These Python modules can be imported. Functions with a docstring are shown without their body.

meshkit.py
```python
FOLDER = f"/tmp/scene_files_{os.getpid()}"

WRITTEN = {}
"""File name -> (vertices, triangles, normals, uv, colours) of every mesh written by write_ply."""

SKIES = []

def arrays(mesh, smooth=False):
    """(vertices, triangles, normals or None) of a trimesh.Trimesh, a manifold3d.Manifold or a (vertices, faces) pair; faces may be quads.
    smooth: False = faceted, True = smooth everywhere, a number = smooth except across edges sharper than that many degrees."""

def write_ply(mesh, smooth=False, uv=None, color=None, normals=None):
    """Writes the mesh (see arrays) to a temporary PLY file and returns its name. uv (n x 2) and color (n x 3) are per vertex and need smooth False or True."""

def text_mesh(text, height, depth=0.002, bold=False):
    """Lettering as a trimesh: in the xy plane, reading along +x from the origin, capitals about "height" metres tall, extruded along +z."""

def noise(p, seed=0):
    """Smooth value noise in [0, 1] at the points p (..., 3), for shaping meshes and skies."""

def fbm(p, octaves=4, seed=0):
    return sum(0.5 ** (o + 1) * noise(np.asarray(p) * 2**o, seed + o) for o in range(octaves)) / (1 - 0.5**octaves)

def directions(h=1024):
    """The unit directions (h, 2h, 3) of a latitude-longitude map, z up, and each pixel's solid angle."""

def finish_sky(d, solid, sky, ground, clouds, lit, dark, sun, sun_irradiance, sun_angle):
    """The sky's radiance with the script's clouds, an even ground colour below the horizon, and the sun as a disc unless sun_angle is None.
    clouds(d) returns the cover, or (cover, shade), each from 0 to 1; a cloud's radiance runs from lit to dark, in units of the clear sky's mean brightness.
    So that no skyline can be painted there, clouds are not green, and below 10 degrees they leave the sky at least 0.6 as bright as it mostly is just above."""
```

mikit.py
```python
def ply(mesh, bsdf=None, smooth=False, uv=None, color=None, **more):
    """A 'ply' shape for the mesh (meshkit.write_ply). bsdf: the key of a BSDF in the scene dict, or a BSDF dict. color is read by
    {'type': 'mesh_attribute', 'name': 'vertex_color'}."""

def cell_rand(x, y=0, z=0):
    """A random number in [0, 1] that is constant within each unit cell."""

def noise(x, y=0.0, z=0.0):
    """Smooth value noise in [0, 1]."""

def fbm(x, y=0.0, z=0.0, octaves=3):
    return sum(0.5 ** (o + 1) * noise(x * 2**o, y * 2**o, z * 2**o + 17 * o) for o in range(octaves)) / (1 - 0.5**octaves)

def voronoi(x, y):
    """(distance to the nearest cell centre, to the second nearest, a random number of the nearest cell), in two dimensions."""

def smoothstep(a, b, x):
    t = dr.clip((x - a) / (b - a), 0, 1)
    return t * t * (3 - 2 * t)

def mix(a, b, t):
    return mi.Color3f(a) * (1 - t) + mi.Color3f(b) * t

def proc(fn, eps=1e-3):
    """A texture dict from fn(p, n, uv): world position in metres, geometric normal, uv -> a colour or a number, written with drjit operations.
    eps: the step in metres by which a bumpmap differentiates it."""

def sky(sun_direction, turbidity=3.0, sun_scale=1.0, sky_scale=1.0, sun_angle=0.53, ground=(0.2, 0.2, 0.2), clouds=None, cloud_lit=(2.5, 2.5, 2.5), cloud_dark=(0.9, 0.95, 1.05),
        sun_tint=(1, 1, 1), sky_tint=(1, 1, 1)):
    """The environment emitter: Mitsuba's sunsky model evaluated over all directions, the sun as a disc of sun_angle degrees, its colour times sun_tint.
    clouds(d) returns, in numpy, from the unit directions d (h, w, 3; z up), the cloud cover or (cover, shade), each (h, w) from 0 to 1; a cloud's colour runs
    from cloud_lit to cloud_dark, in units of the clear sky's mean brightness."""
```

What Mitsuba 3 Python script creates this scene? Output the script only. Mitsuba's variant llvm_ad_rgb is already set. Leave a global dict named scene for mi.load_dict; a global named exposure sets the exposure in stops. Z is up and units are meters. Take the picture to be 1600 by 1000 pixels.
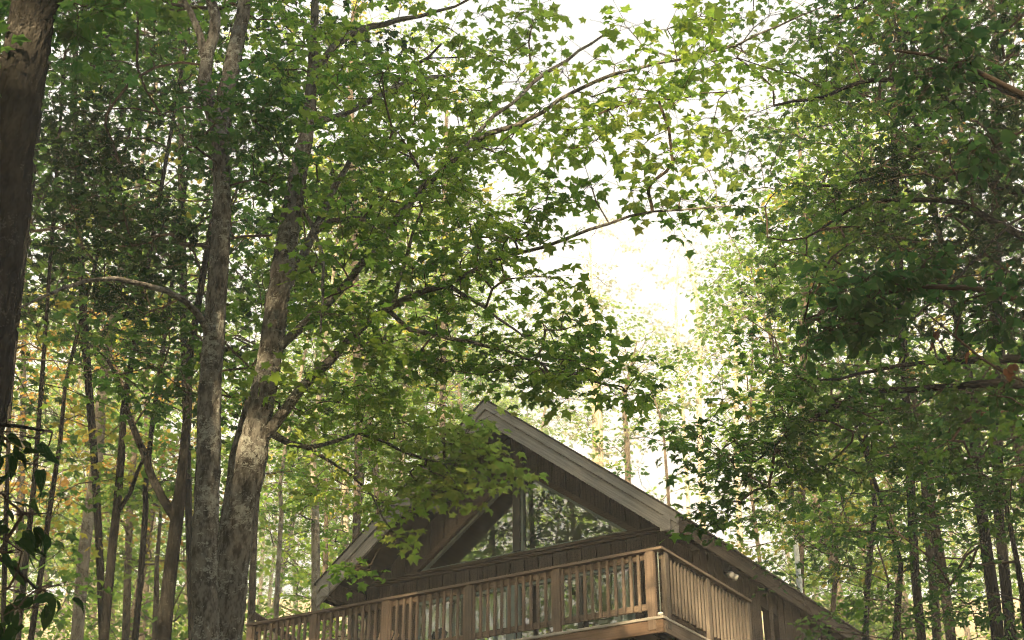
import math
import numpy as np
import trimesh
import shapely
from shapely.geometry import Polygon, box as sbox
import drjit as dr
import mitsuba as mi
import mikit
import meshkit

# ------------------------------------------------------------------ camera, sky, exposure
T = mi.ScalarTransform4f
scene, labels = {}, {}
PITCH, YAW, F = math.radians(27.4), math.radians(58.1), 2222.0
CP, SP = math.cos(PITCH), math.sin(PITCH)
EYE = np.array([0.0, 0.0, 1.6])
exposure = 2.42
scene['camera'] = {'type': 'perspective', 'fov': math.degrees(2 * math.atan(800 / F)), 'fov_axis': 'x', 'near_clip': 0.1, 'far_clip': 2000.0,
                   'to_world': T().look_at(origin=EYE.tolist(), target=[0, CP, 1.6 + SP], up=[0, 0, 1]),
                   'medium': {'type': 'ref', 'id': 'air'}}
SUN = np.array([-0.20, -0.93, 0.36])
scene['sky'] = mikit.sky(SUN, turbidity=3, sun_scale=6.2, sun_angle=1.2, sun_tint=(0.95, 0.95, 0.89), clouds=lambda d: 1.0,
                         cloud_lit=(1.78, 2.2, 2.62), cloud_dark=(1.78, 2.2, 2.62), ground=(0.08, 0.08, 0.05))
# thin haze added to imitate lens glare and lifted blacks
scene['air'] = {'type': 'homogeneous', 'albedo': {'type': 'rgb', 'value': [0.96, 0.96, 0.95]}, 'sigma_t': {'type': 'rgb', 'value': [0.0032, 0.0032, 0.0032]}}
scene['haze'] = {'type': 'cube', 'to_world': T().translate([0, 30, 20]).scale([150, 130, 42]), 'bsdf': {'type': 'null'}, 'interior': {'type': 'ref', 'id': 'air'}}
labels['haze'] = {'kind': 'stuff', 'label': 'thin pale haze added to imitate lens glare', 'category': 'haze'}


# ------------------------------------------------------------------ helpers
def ray(px, py):
    x, y = (px - 800) / F, -(py - 500) / F
    return np.array([x, CP - SP * y, SP + CP * y])


def at(px, py, dist):
    d = ray(px, py)
    return EYE + d * dist / math.hypot(d[0], d[1])


def put(key, mesh, bsdf, smooth=False, color=None, **lab):
    """one entry of the scene; a taken key gets a number"""
    k, i = key, 0
    while k in scene or k in labels:
        i += 1
        k = f'{key}_{i:03d}'
    scene[k] = mikit.ply(mesh, bsdf, smooth=smooth, color=color)
    if lab:
        labels[k] = lab
    return k


def thing(name, label, cat, group=None):
    k, i = name, 0
    while k in labels or k in scene:
        i += 1
        k = f'{name}_{i:03d}'
    labels[k] = {'label': label, 'category': cat}
    if group:
        labels[k]['group'] = group
    return k


def unit(a):
    a = np.asarray(a, float)
    return a / (np.linalg.norm(a, axis=-1, keepdims=True) + 1e-12)


def ground_z(x, y):
    x, y = np.asarray(x, float), np.asarray(y, float)
    r = np.clip(y - 24, 0, None)
    z = 0.11 * y + 0.25 * r * r / (r + 14) - 0.06 * np.clip(y - 110, 0, None)
    return z + 0.9 * (meshkit.noise(np.stack([x * .06, y * .06, x * 0], -1), 5) - .5) + 0.25 * (meshkit.noise(np.stack([x * .3, y * .3, x * 0], -1), 6) - .5)


# ------------------------------------------------------------------ materials
def rgb(*c):
    return {'type': 'rgb', 'value': list(c)}


VC = {'type': 'mesh_attribute', 'name': 'vertex_color'}
scene['leaf_mat'] = {'type': 'principledthin', 'base_color': VC, 'roughness': 0.55, 'diff_trans': 1.38, 'eta': 1.35}
scene['gloss_leaf_mat'] = {'type': 'principledthin', 'base_color': VC, 'roughness': 0.38, 'diff_trans': 0.7, 'eta': 1.5}


def bark(dark, light, lichen, amount, sc=1.0):
    def col(p, n, uv):
        a = mikit.fbm(p.x * 17 * sc, p.y * 17 * sc, p.z * 5 * sc, octaves=4)
        f = mikit.noise(p.x * 90, p.y * 90, p.z * 40)
        b = mikit.noise(p.x * 3 * sc, p.y * 3 * sc, p.z * 2 * sc) * .34 + mikit.noise(p.x * 15 * sc, p.y * 15 * sc, p.z * 13 * sc) * .33 + mikit.noise(p.x * 60 * sc, p.y * 60 * sc, p.z * 52 * sc) * .33
        c = mikit.mix(dark, light, mikit.smoothstep(.3, .7, a * .8 + f * .2))
        return mikit.mix(c, lichen, mikit.smoothstep(.68 - amount * .28, .78 - amount * .26, b) * (.35 + .65 * f))

    def hgt(p, n, uv):
        a = mikit.fbm(p.x * 26 * sc, p.y * 26 * sc, p.z * 7 * sc, octaves=3)
        return a + .5 * mikit.noise(p.x * 95, p.y * 95, p.z * 55)
    return {'type': 'bumpmap', 'tex': mikit.proc(hgt, eps=3e-3), 'scale': 0.045, 'bsdf': {'type': 'principled', 'base_color': mikit.proc(col), 'roughness': 0.85, 'specular': 0.25}}


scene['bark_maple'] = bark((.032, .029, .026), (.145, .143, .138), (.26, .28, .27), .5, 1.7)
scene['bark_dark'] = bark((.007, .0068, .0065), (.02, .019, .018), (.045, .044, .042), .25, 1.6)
scene['bark_wood'] = bark((.03, .024, .019), (.1, .082, .066), (.16, .155, .14), .3, 1.4)
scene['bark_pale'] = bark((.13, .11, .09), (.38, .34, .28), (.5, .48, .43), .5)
scene['twig_mat'] = {'type': 'principled', 'base_color': rgb(.06, .047, .037), 'roughness': .85, 'specular': .2}
scene['pale_twig_mat'] = {'type': 'principled', 'base_color': rgb(.28, .25, .22), 'roughness': .85, 'specular': .2}

HU = np.array([math.sin(YAW), -math.cos(YAW), 0.0])
HV = np.array([math.cos(YAW), math.sin(YAW), 0.0])


def wood(dark, light, axis, rough=.7, spots=0.0, bump=.004):
    """weathered timber with grain along the house axis: 0 along the front, 1 along the side, 2 upright"""
    def q(p):
        a = p.x * float(HU[0]) + p.y * float(HU[1])
        b = p.x * float(HV[0]) + p.y * float(HV[1])
        if axis > 2:                          # along the right (3) or left (4) roof slope
            sg = 1 if axis == 3 else -1
            return (a * .79 - sg * p.z * .61) * 2.2, b * 60, (sg * a * .61 + p.z * .79) * 60, a, b
        k = [[2.2, 60, 60], [60, 2.2, 60], [60, 60, 2.2]][axis]
        return a * k[0], b * k[1], p.z * k[2], a, b

    def col(p, n, uv):
        x, y, z, a, b = q(p)
        g = mikit.fbm(x, y, z, octaves=3)
        w = mikit.fbm(a * 2.3, b * 2.3, p.z * 2.3, octaves=3)
        sp = mikit.noise(a * 90, b * 90, p.z * 90)
        c = mikit.mix(dark, light, dr.clip(.15 + .5 * mikit.smoothstep(.25, .75, g) + .9 * (w - .45), 0, 1))
        return c * (1 - spots * mikit.smoothstep(.6, .8, sp))

    def hgt(p, n, uv):
        x, y, z, a, b = q(p)
        return mikit.fbm(x * 1.5, y * 1.5, z * 1.5, octaves=2)
    return {'type': 'bumpmap', 'tex': mikit.proc(hgt, eps=2e-3), 'scale': bump, 'bsdf': {'type': 'principled', 'base_color': mikit.proc(col), 'roughness': rough, 'specular': .3}}


scene['siding_mat'] = wood((.035, .027, .022), (.1, .077, .062), 2, .8, .45)
scene['siding_mat_b'] = wood((.04, .031, .026), (.112, .087, .07), 2, .8, .45)
scene['siding_mat_c'] = wood((.03, .022, .017), (.08, .06, .047), 2, .8, .45)
scene['trim_mat'] = wood((.05, .036, .027), (.13, .095, .07), 0, .75, .2)
scene['rake_mat'] = wood((.19, .185, .18), (.37, .36, .345), 3, .75, .1)
scene['rake_left_mat'] = wood((.19, .185, .18), (.37, .36, .345), 4, .75, .1)
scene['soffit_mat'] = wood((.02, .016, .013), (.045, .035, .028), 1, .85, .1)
scene['fascia_side_mat'] = wood((.035, .027, .022), (.09, .07, .055), 1, .8, .1)
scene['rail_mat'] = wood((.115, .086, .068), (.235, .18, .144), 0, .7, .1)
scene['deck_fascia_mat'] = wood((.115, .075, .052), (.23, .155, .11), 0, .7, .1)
scene['rail_side_shade_mat'] = wood((.085, .066, .053), (.18, .145, .118), 1, .7, .1)  # darker copy of the rail wood, side shade put into its colour
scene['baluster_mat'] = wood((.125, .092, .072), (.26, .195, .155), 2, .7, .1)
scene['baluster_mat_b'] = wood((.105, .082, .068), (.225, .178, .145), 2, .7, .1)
scene['side_shade_baluster_mat'] = wood((.052, .044, .039), (.13, .112, .097), 2, .7, .1)  # balusters darkened in colour to stand in for shade on the side
scene['pale_edge_mat'] = wood((.3, .28, .25), (.5, .47, .43), 0, .7, .1)
scene['roofing_mat'] = {'type': 'principled', 'base_color': mikit.proc(lambda p, n, uv: mikit.mix((.035, .03, .028), (.09, .08, .075), mikit.noise(p.x * 40, p.y * 40, p.z * 40))), 'roughness': .9}
scene['frame_mat'] = {'type': 'principled', 'base_color': mikit.proc(lambda p, n, uv: mikit.mix((.13, .16, .15), (.2, .24, .22), mikit.fbm(p.x * 9, p.y * 9, p.z * 9))), 'roughness': .5}
scene['dark_frame_mat'] = {'type': 'principled', 'base_color': mikit.proc(lambda p, n, uv: mikit.mix((.035, .033, .03), (.06, .057, .052), mikit.fbm(p.x * 9, p.y * 9, p.z * 9))), 'roughness': .5}
scene['glass_mat'] = {'type': 'thindielectric', 'int_ior': 2.7, 'ext_ior': 1.0}
scene['door_glass_mat'] = {'type': 'thindielectric', 'int_ior': 2.1, 'ext_ior': 1.0}
scene['room_mat'] = {'type': 'diffuse', 'reflectance': rgb(.07, .055, .045)}
scene['curtain_mat'] = {'type': 'principledthin', 'base_color': mikit.proc(lambda p, n, uv: mikit.mix((.36, .42, .38), (.5, .55, .51), mikit.noise(p.x * 6, p.y * 6, p.z * .6))), 'roughness': .8, 'diff_trans': .5}
scene['pvc_mat'] = {'type': 'principled', 'base_color': rgb(.72, .78, .78), 'roughness': .4}
scene['metal_mat'] = {'type': 'principled', 'base_color': mikit.proc(lambda p, n, uv: mikit.mix((.3, .31, .32), (.5, .51, .52), mikit.fbm(p.x * 12, p.y * 12, p.z * 12))), 'roughness': .45, 'metallic': .6}
scene['white_mat'] = {'type': 'principled', 'base_color': rgb(.8, .8, .77), 'roughness': .3}
scene['black_mat'] = {'type': 'principled', 'base_color': rgb(.03, .035, .036), 'roughness': .45}
scene['chair_wood_mat'] = wood((.42, .28, .17), (.62, .45, .3), 2, .6, .05)
scene['terrain_mat'] = {'type': 'principled', 'base_color': mikit.proc(lambda p, n, uv: mikit.mix(mikit.mix((.035, .025, .015), (.11, .075, .04), mikit.fbm(p.x * 3, p.y * 3, p.z * 3, octaves=4)), (.04, .06, .02), mikit.smoothstep(.5, .7, mikit.fbm(p.x * .3, p.y * .3, 0)))), 'roughness': .95}

# ------------------------------------------------------------------ terrain
gx = np.concatenate([np.linspace(-420, -62, 25), np.linspace(-60, 60, 81), np.linspace(62, 420, 25)])
gy = np.concatenate([np.linspace(-300, -42, 20), np.linspace(-40, 110, 101), np.linspace(114, 600, 30)])
X, Y = np.meshgrid(gx, gy)
Z = ground_z(X, Y)
n, m = X.shape
ii = (np.arange(n - 1)[:, None] * m + np.arange(m - 1)[None]).ravel()
put('forest_floor', (np.stack([X, Y, Z], -1).reshape(-1, 3), np.stack([ii, ii + 1, ii + m + 1, ii + m], 1)), 'terrain_mat', smooth=True,
    kind='structure', label='leaf strewn forest floor rising behind the cabin', category='ground')

# ------------------------------------------------------------------ the cabin and its deck
O = at(1032, 853.5, 18.0)
_c = np.array([[sx, sy, sz] for sx in (-1, 1) for sy in (-1, 1) for sz in (-1, 1)], float)
_m = np.concatenate([np.repeat(_c[:, None], 3, 1)]).reshape(-1, 3)
_k = np.tile(np.array([[0, 1, 1], [1, 0, 1], [1, 1, 0]], float), (8, 1))
_h = trimesh.convex.convex_hull(_m - .2 * _m * _k)
_idx = np.argmin(np.linalg.norm(_h.vertices[:, None] - (_m - .2 * _m * _k)[None], axis=2), axis=1)
CH_F = _idx[_h.faces]


def W(p):
    p = np.asarray(p, float)
    return O + p[..., 0:1] * HU + p[..., 1:2] * HV + p[..., 2:3] * np.array([0, 0, 1.0])


class MB:
    """collects pieces given in house coordinates (a along the front, b into the house, z up) for one mesh"""
    def __init__(self):
        self.v, self.f, self.n = [], [], 0

    def add(self, v, f):
        v, f = np.asarray(v, float), np.asarray(f, int)
        if f.shape[1] == 4:
            f = np.vstack([f[:, [0, 1, 2]], f[:, [0, 2, 3]]])
        self.v.append(v)
        self.f.append(f + self.n)
        self.n += len(v)
        return self

    def box(self, a0, a1, b0, b1, z0, z1, c=.004):
        h = np.array([a1 - a0, b1 - b0, z1 - z0]) / 2
        c = min(c, *(h * .4))
        return self.add(np.array([(a0 + a1) / 2, (b0 + b1) / 2, (z0 + z1) / 2]) + _m * (h - c * _k), CH_F)

    def beam(self, p, q, w, h, up=(0, 0, 1), c=.004):
        p, q = np.asarray(p, float), np.asarray(q, float)
        d = unit(q - p)
        s = unit(np.cross(d, up))
        t = np.cross(d, s)
        hh = np.array([np.linalg.norm(q - p), w, h]) / 2
        c = min(c, *(hh * .4))
        l = _m * (hh - c * _k)
        return self.add((p + q) / 2 + l[:, :1] * d + l[:, 1:2] * s + l[:, 2:] * t, CH_F)

    def poly(self, poly, b0, b1):
        for g in getattr(poly, 'geoms', [poly]):
            if g.area < 1e-4:
                continue
            e = trimesh.creation.extrude_polygon(g, b1 - b0, engine='earcut')
            v = np.stack([e.vertices[:, 0], b0 + e.vertices[:, 2], e.vertices[:, 1]], 1)
            self.add(v, e.faces[:, ::-1])
        return self

    def lathe(self, base, prof, axis=(0, 0, 1), sides=20):
        axis = unit(axis)
        s = unit(np.cross(axis, (1, 0, 0) if abs(axis[0]) < .9 else (0, 1, 0)))
        t = np.cross(axis, s)
        th = np.arange(sides) * 2 * np.pi / sides
        v, f = [], []
        for r, h in prof:
            v.append(np.asarray(base) + h * axis + r * (np.cos(th)[:, None] * s + np.sin(th)[:, None] * t))
        for i in range(len(prof) - 1):
            j = np.arange(sides)
            f.append(np.stack([i * sides + j, i * sides + (j + 1) % sides, (i + 1) * sides + (j + 1) % sides, (i + 1) * sides + j], 1))
        return self.add(np.vstack(v), np.vstack(f))

    def put(self, key, mat, smooth=False, **lab):
        return put(key, (W(np.vstack(self.v)), np.vstack(self.f)), mat, smooth, **lab)


AC, HALF, ZE, ZP = -3.985, 3.36, 1.16, 3.76      # gable centre, half width, eave and peak heights
SL = (ZP - ZE) / HALF
BW, BR, BE = 2.9, 1.9, 12.0                       # front wall, roof front edge, rear end
WL, WR = -7.06, -0.87                             # front wall ends
FLOOR = -0.93


def roof_z(a):
    return ZP - abs(a - AC) * SL


cabin = thing('cabin', 'brown timber cabin with a steep gable and wide triangular window', 'cabin')
# roof
off = 0.13
sk = MB()
for s in (-1, 1):
    sk.poly(Polygon([(AC, ZP), (AC + s * HALF, ZE), (AC + s * HALF, ZE - off), (AC, ZP - off)]), BR + .05, BE)
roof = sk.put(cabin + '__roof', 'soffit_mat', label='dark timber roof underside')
rb = MB()
for s in (-1, 1):
    e = HALF + .04
    rb.poly(Polygon([(AC, ZP + .03), (AC + s * e, ZE + .03 - .04 * SL), (AC + s * e, ZE + .005 - .04 * SL), (AC, ZP + .005)]), BR - .05, BE + .02)
rb.put(roof + '__shingle_layer', 'roofing_mat', label='thin dark shingle edge')
for s in (-1, 1):
    mk = lambda z0, z1: Polygon([(AC, ZP - z0), (AC + s * HALF, ZE - z0), (AC + s * (HALF - .0), ZE - z1), (AC, ZP - z1)])
    MB().poly(mk(.0, .165), BR - .03, BR + .05).put(roof + '__rake_trim', 'rake_mat' if s > 0 else 'rake_left_mat')
    MB().poly(mk(.175, .40), BR, BR + .045).put(roof + '__rake_board', 'rake_mat' if s > 0 else 'rake_left_mat')
    MB().poly(mk(.12, .19), BR + .012, BR + .05).put(roof + '__rake_backing', 'trim_mat')
    # eave fascia along the side and the boxed eave beam
    x = AC + s * HALF
    MB().box(min(x, x - s * .03), max(x, x - s * .03), BR + .05, BE, ZE - .27, ZE - .02).put(roof + '__fascia', 'fascia_side_mat')
    MB().box(min(x - s * .1, x - s * .27), max(x - s * .1, x - s * .27), BR - .034, BR - .004, ZE - .25, ZE - .01).put(roof + '__eave_box_end', 'rake_mat')
    MB().box(min(x - s * .1, x - s * .265), max(x - s * .1, x - s * .265), BR + .06, BW, ZE - .265, ZE + .015).put(roof + '__eave_box', 'siding_mat_b')
# walls: a backing with window and door openings, boards in front of it
low = float(ground_z(*W([[-4, 4, 0]])[0, :2])) - O[2] - 1.0
WIN = Polygon([(-6.0, 1.40), (-1.93, 1.40), (AC, 1.40 + (AC * -1 - 1.93) * 1.0 * .715)])
win_in = WIN
DOORS = [(-6.02, -4.18), (-4.02, -1.88)]
outer = Polygon([(WL, low), (WR, low), (WR, roof_z(WR) - off), (AC, ZP - off), (WL, roof_z(WL) - off)])
holes = shapely.union_all([WIN] + [sbox(a0, FLOOR + .03, a1, .89) for a0, a1 in DOORS])
wall = MB().poly(outer.difference(holes), BW + .02, BW + .12).put(cabin + '__wall', 'siding_mat_c')
trim_band = sbox(WL, 1.27, WR, 1.385)
win_trim = WIN.buffer(.085, join_style=2)
zone = outer.intersection(sbox(-9, FLOOR - .4, 0, 9)).difference(shapely.union_all([holes, win_trim, trim_band, sbox(-6.16, FLOOR, -1.74, 1.02)]))
G = .2677
edges = -1.446 + G * np.arange(-3, 23)
edges = np.concatenate([[WL], edges[(edges > WL + .05) & (edges < WR - .05)], [WR]]) if True else edges
edges = np.unique(np.round(np.concatenate([[WL], np.sort([-1.446 - G * k for k in range(-2, 22)]), [WR]]), 4))
edges = edges[(edges >= WL) & (edges <= WR)]
rng = np.random.default_rng(3)
for a0, a1 in zip(edges[:-1], edges[1:]):
    part = zone.intersection(sbox(a0 + .011, -9, a1 - .011, 9))
    for g in getattr(part, 'geoms', [part]):
        if g.geom_type == 'Polygon' and g.area > .004:
            MB().poly(g, BW - .006 + rng.uniform(-.002, .002), BW + .018).put(wall + '__board', ['siding_mat', 'siding_mat_b', 'siding_mat_c'][rng.integers(3)])
MB().box(WL - .0, WR, BW - .03, BW + .018, 1.29, 1.335).put(wall + '__ledge', 'trim_mat')
MB().box(WL, WR, BW - .045, BW + .018, 1.345, 1.385).put(wall + '__ledge', 'trim_mat')
MB().box(-6.16, -1.74, BW - .02, BW + .018, .90, 1.015).put(wall + '__header', 'trim_mat')
MB().box(-4.17, -4.03, BW - .02, BW + .02, FLOOR, .89).put(wall + '__stud', 'frame_mat')
MB().box(-6.16, -6.03, BW - .02, BW + .02, FLOOR, .89).put(wall + '__stud', 'trim_mat')
MB().box(-1.87, -1.74, BW - .02, BW + .02, FLOOR, .89).put(wall + '__stud', 'siding_mat')
# side wall and porch posts
side_top = roof_z(WR) - off - .02
sb = np.arange(BW + .001, 5.5, G)
sw = MB().box(WR - .1, WR - .02, BW + .12, 5.5, low, side_top).put(cabin + '__side_wall', 'siding_mat_c')
for b0, b1 in zip(sb, list(sb[1:]) + [5.5]):
    MB().box(WR - .018, WR + rng.uniform(.002, .006), b0 + .006, b1 - .006, FLOOR - .6, side_top).put(sw + '__board', ['siding_mat_c', 'siding_mat_c'][rng.integers(2)])
for b0, b1 in ((5.84, 6.01), (6.24, 6.5), (6.52, 6.9), (6.92, 7.3), (7.32, 7.7), (7.8, 8.1), (8.27, 8.6), (9.6, 9.75), (10.8, 10.95), (11.8, 11.95)):
    MB().box(WR - .12, WR, b0, b1, low, side_top).put(cabin + '__porch_post', 'siding_mat_c')
    if b0 > 8:
        MB().box(WL, WL + .12, b0, b1, low, side_top).put(cabin + '__porch_post', 'siding_mat_c')
MB().box(WL, WL + .1, BW + .12, 5.5, low, side_top).put(cabin + '__side_wall', 'siding_mat_c')
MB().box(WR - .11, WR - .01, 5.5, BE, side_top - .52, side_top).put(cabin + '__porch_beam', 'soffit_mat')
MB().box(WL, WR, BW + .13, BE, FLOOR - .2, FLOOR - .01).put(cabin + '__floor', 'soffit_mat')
back = Polygon([(WL + .1, FLOOR), (WR - .1, FLOOR), (WR - .1, roof_z(WR) - off - .03), (AC, ZP - off - .03), (WL + .1, roof_z(WL) - off - .03)])
MB().poly(back, 5.5, 5.6).put(cabin + '__inner_wall', 'room_mat')
# the triangular window
wt = MB().poly(win_trim.difference(WIN).difference(sbox(-9, 0, 0, 1.386)), BW - .03, BW + .018).put(cabin + '__window_casing', 'trim_mat')
inner = WIN.buffer(-.045, join_style=2)
win = MB().poly(WIN.buffer(-.002).difference(inner), BW + .05, BW + .11).put(cabin + '__window', 'frame_mat', label='greenish grey triangular window frame')
MB().poly(sbox(-4.09, 1.44, -3.95, 2.76).intersection(inner), BW + .01, BW + .1).put(win + '__mullion', 'dark_frame_mat')
MB().poly(sbox(-3.945, 1.44, -3.895, 2.73).intersection(inner), BW + .03, BW + .1).put(win + '__mullion_strip', 'frame_mat')
for sgn, cut in ((0, sbox(-9, 0, -4.09, 9)), (1, sbox(-3.895, 0, 0, 9))):
    g = inner.intersection(cut)
    xy = np.array(g.exterior.coords)[:-1]
    MB().add(np.stack([xy[:, 0], np.full(len(xy), BW + .075), xy[:, 1]], 1), [[0, 1, 2]] if len(xy) == 3 else [[0, 1, 2], [0, 2, 3]]).put(win + '__pane', 'glass_mat')
# sliding doors
for i, (a0, a1) in enumerate(DOORS):
    z0, z1 = FLOOR + .03, .89
    am = -5.08 if i == 0 else -2.87
    fr = MB()
    for x in ((a0, a0 + .05), (a1 - .05, a1)):
        fr.box(*x, BW + .03, BW + .1, z0, z1)
    fr.box(a0 + .05, a1 - .05, BW + .03, BW + .1, z1 - .06, z1)
    fr.box(a0 + .05, a1 - .05, BW + .03, BW + .1, z0, z0 + .07)
    d = fr.put(cabin + '__sliding_door', 'frame_mat')
    MB().box(am - .045, am + .045, BW + .04, BW + .095, z0 + .07, z1 - .06).put(d + '__stile', 'dark_frame_mat')
    for x0, x1 in ((a0 + .05, am - .045), (am + .045, a1 - .05)):
        MB().add([[x0, BW + .07, z0 + .07], [x1, BW + .07, z0 + .07], [x1, BW + .07, z1 - .06], [x0, BW + .07, z1 - .06]], [[0, 1, 2, 3]]).put(d + '__pane', 'door_glass_mat')


def curtain(a0, a1, name):
    aa = np.linspace(a0, a1, int((a1 - a0) / .012))
    ph = np.cumsum(.55 + .35 * np.sin(aa * 7.1) + .2 * np.sin(aa * 23))
    bb = BW + .24 + .035 * np.sin(ph * .8) + .012 * np.sin(ph * 1.9)
    zz = np.array([FLOOR + .05, 0, .84])
    v = np.stack([np.repeat(aa, 3), np.repeat(bb, 3) + np.tile([.01, 0, 0], len(aa)), np.tile(zz, len(aa))], 1)
    f = [[i * 3 + k, i * 3 + 3 + k, i * 3 + 4 + k, i * 3 + 1 + k] for i in range(len(aa) - 1) for k in (0, 1)]
    return MB().add(v, f)


for a0, a1, lab in ((-5.98, -4.22, 'pale green grey curtain drawn across the left sliding door of the cabin'), (-2.4, -1.93, 'narrow pale curtain at the right edge of the right sliding door')):
    t = thing('curtain', lab, 'curtain')
    curtain(a0, a1, t).put(t + '__cloth', 'curtain_mat', True)
    MB().lathe((a0, BW + .24, .85), [(.0, 0), (.012, 0), (.012, a1 - a0), (0, a1 - a0)], (1, 0, 0), 8).put(t + '__rod', 'metal_mat')

# deck
deck = thing('deck', 'raised timber deck with a slatted railing in front of the cabin', 'deck')
DL = -7.12
for k in range(20):
    b0 = -.02 + k * .146
    MB().box(DL, .0, b0, b0 + .14, FLOOR - .025, FLOOR + .012, .003).put(deck + '__floor_board', 'rail_mat' if k else 'pale_edge_mat')
MB().box(DL, -.02, -.0, .04, FLOOR - .2, FLOOR - .027).put(deck + '__front_fascia', 'deck_fascia_mat')
MB().box(-.04, -.0, .04, BW, FLOOR - .2, FLOOR - .027).put(deck + '__side_fascia', 'rail_side_shade_mat')
MB().box(-.001, .012, .0, BW, FLOOR - .03, FLOOR + .0).put(deck + '__side_edge', 'pale_edge_mat')
for k in range(12):
    a = DL + .1 + k * .62
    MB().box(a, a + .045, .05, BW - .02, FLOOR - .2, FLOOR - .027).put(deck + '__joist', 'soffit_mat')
for a in (-6.9, -4.4, -2.2, -.35):
    w = W([[a, .5, 0]])[0]
    MB().box(a, a + .14, .3, .44, float(ground_z(w[0], w[1])) - O[2] - .3, FLOOR - .2).put(deck + '__support_post', 'soffit_mat')
# cap rails (mitred corner), back rails, posts, balusters
capf = MB().add([(DL, -.015, -.035), (0.02, -.015, -.035), (-.12, .125, -.035), (DL, .125, -.035), (DL, -.015, 0), (0.02, -.015, 0), (-.12, .125, 0), (DL, .125, 0)],
                [[0, 3, 2, 1], [4, 5, 6, 7], [0, 1, 5, 4], [1, 2, 6, 5], [2, 3, 7, 6], [3, 0, 4, 7]])
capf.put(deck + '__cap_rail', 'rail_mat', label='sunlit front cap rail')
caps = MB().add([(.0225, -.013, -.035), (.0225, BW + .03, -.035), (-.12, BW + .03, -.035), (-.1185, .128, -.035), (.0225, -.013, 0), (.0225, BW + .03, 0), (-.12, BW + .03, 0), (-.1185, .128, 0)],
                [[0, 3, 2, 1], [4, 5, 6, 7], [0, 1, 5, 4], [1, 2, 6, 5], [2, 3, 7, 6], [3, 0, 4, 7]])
caps.put(deck + '__cap_rail', 'rail_side_shade_mat', label='side cap rail with shade put into its colour')
MB().box(DL, -.13, .062, .1, -.125, -.036).put(deck + '__upper_rail', 'rail_mat')
MB().box(DL, -.13, .062, .1, -.80, -.715).put(deck + '__lower_rail', 'rail_mat')
MB().box(-.1, -.062, .13, BW, -.125, -.036).put(deck + '__upper_rail', 'rail_side_shade_mat')
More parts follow.
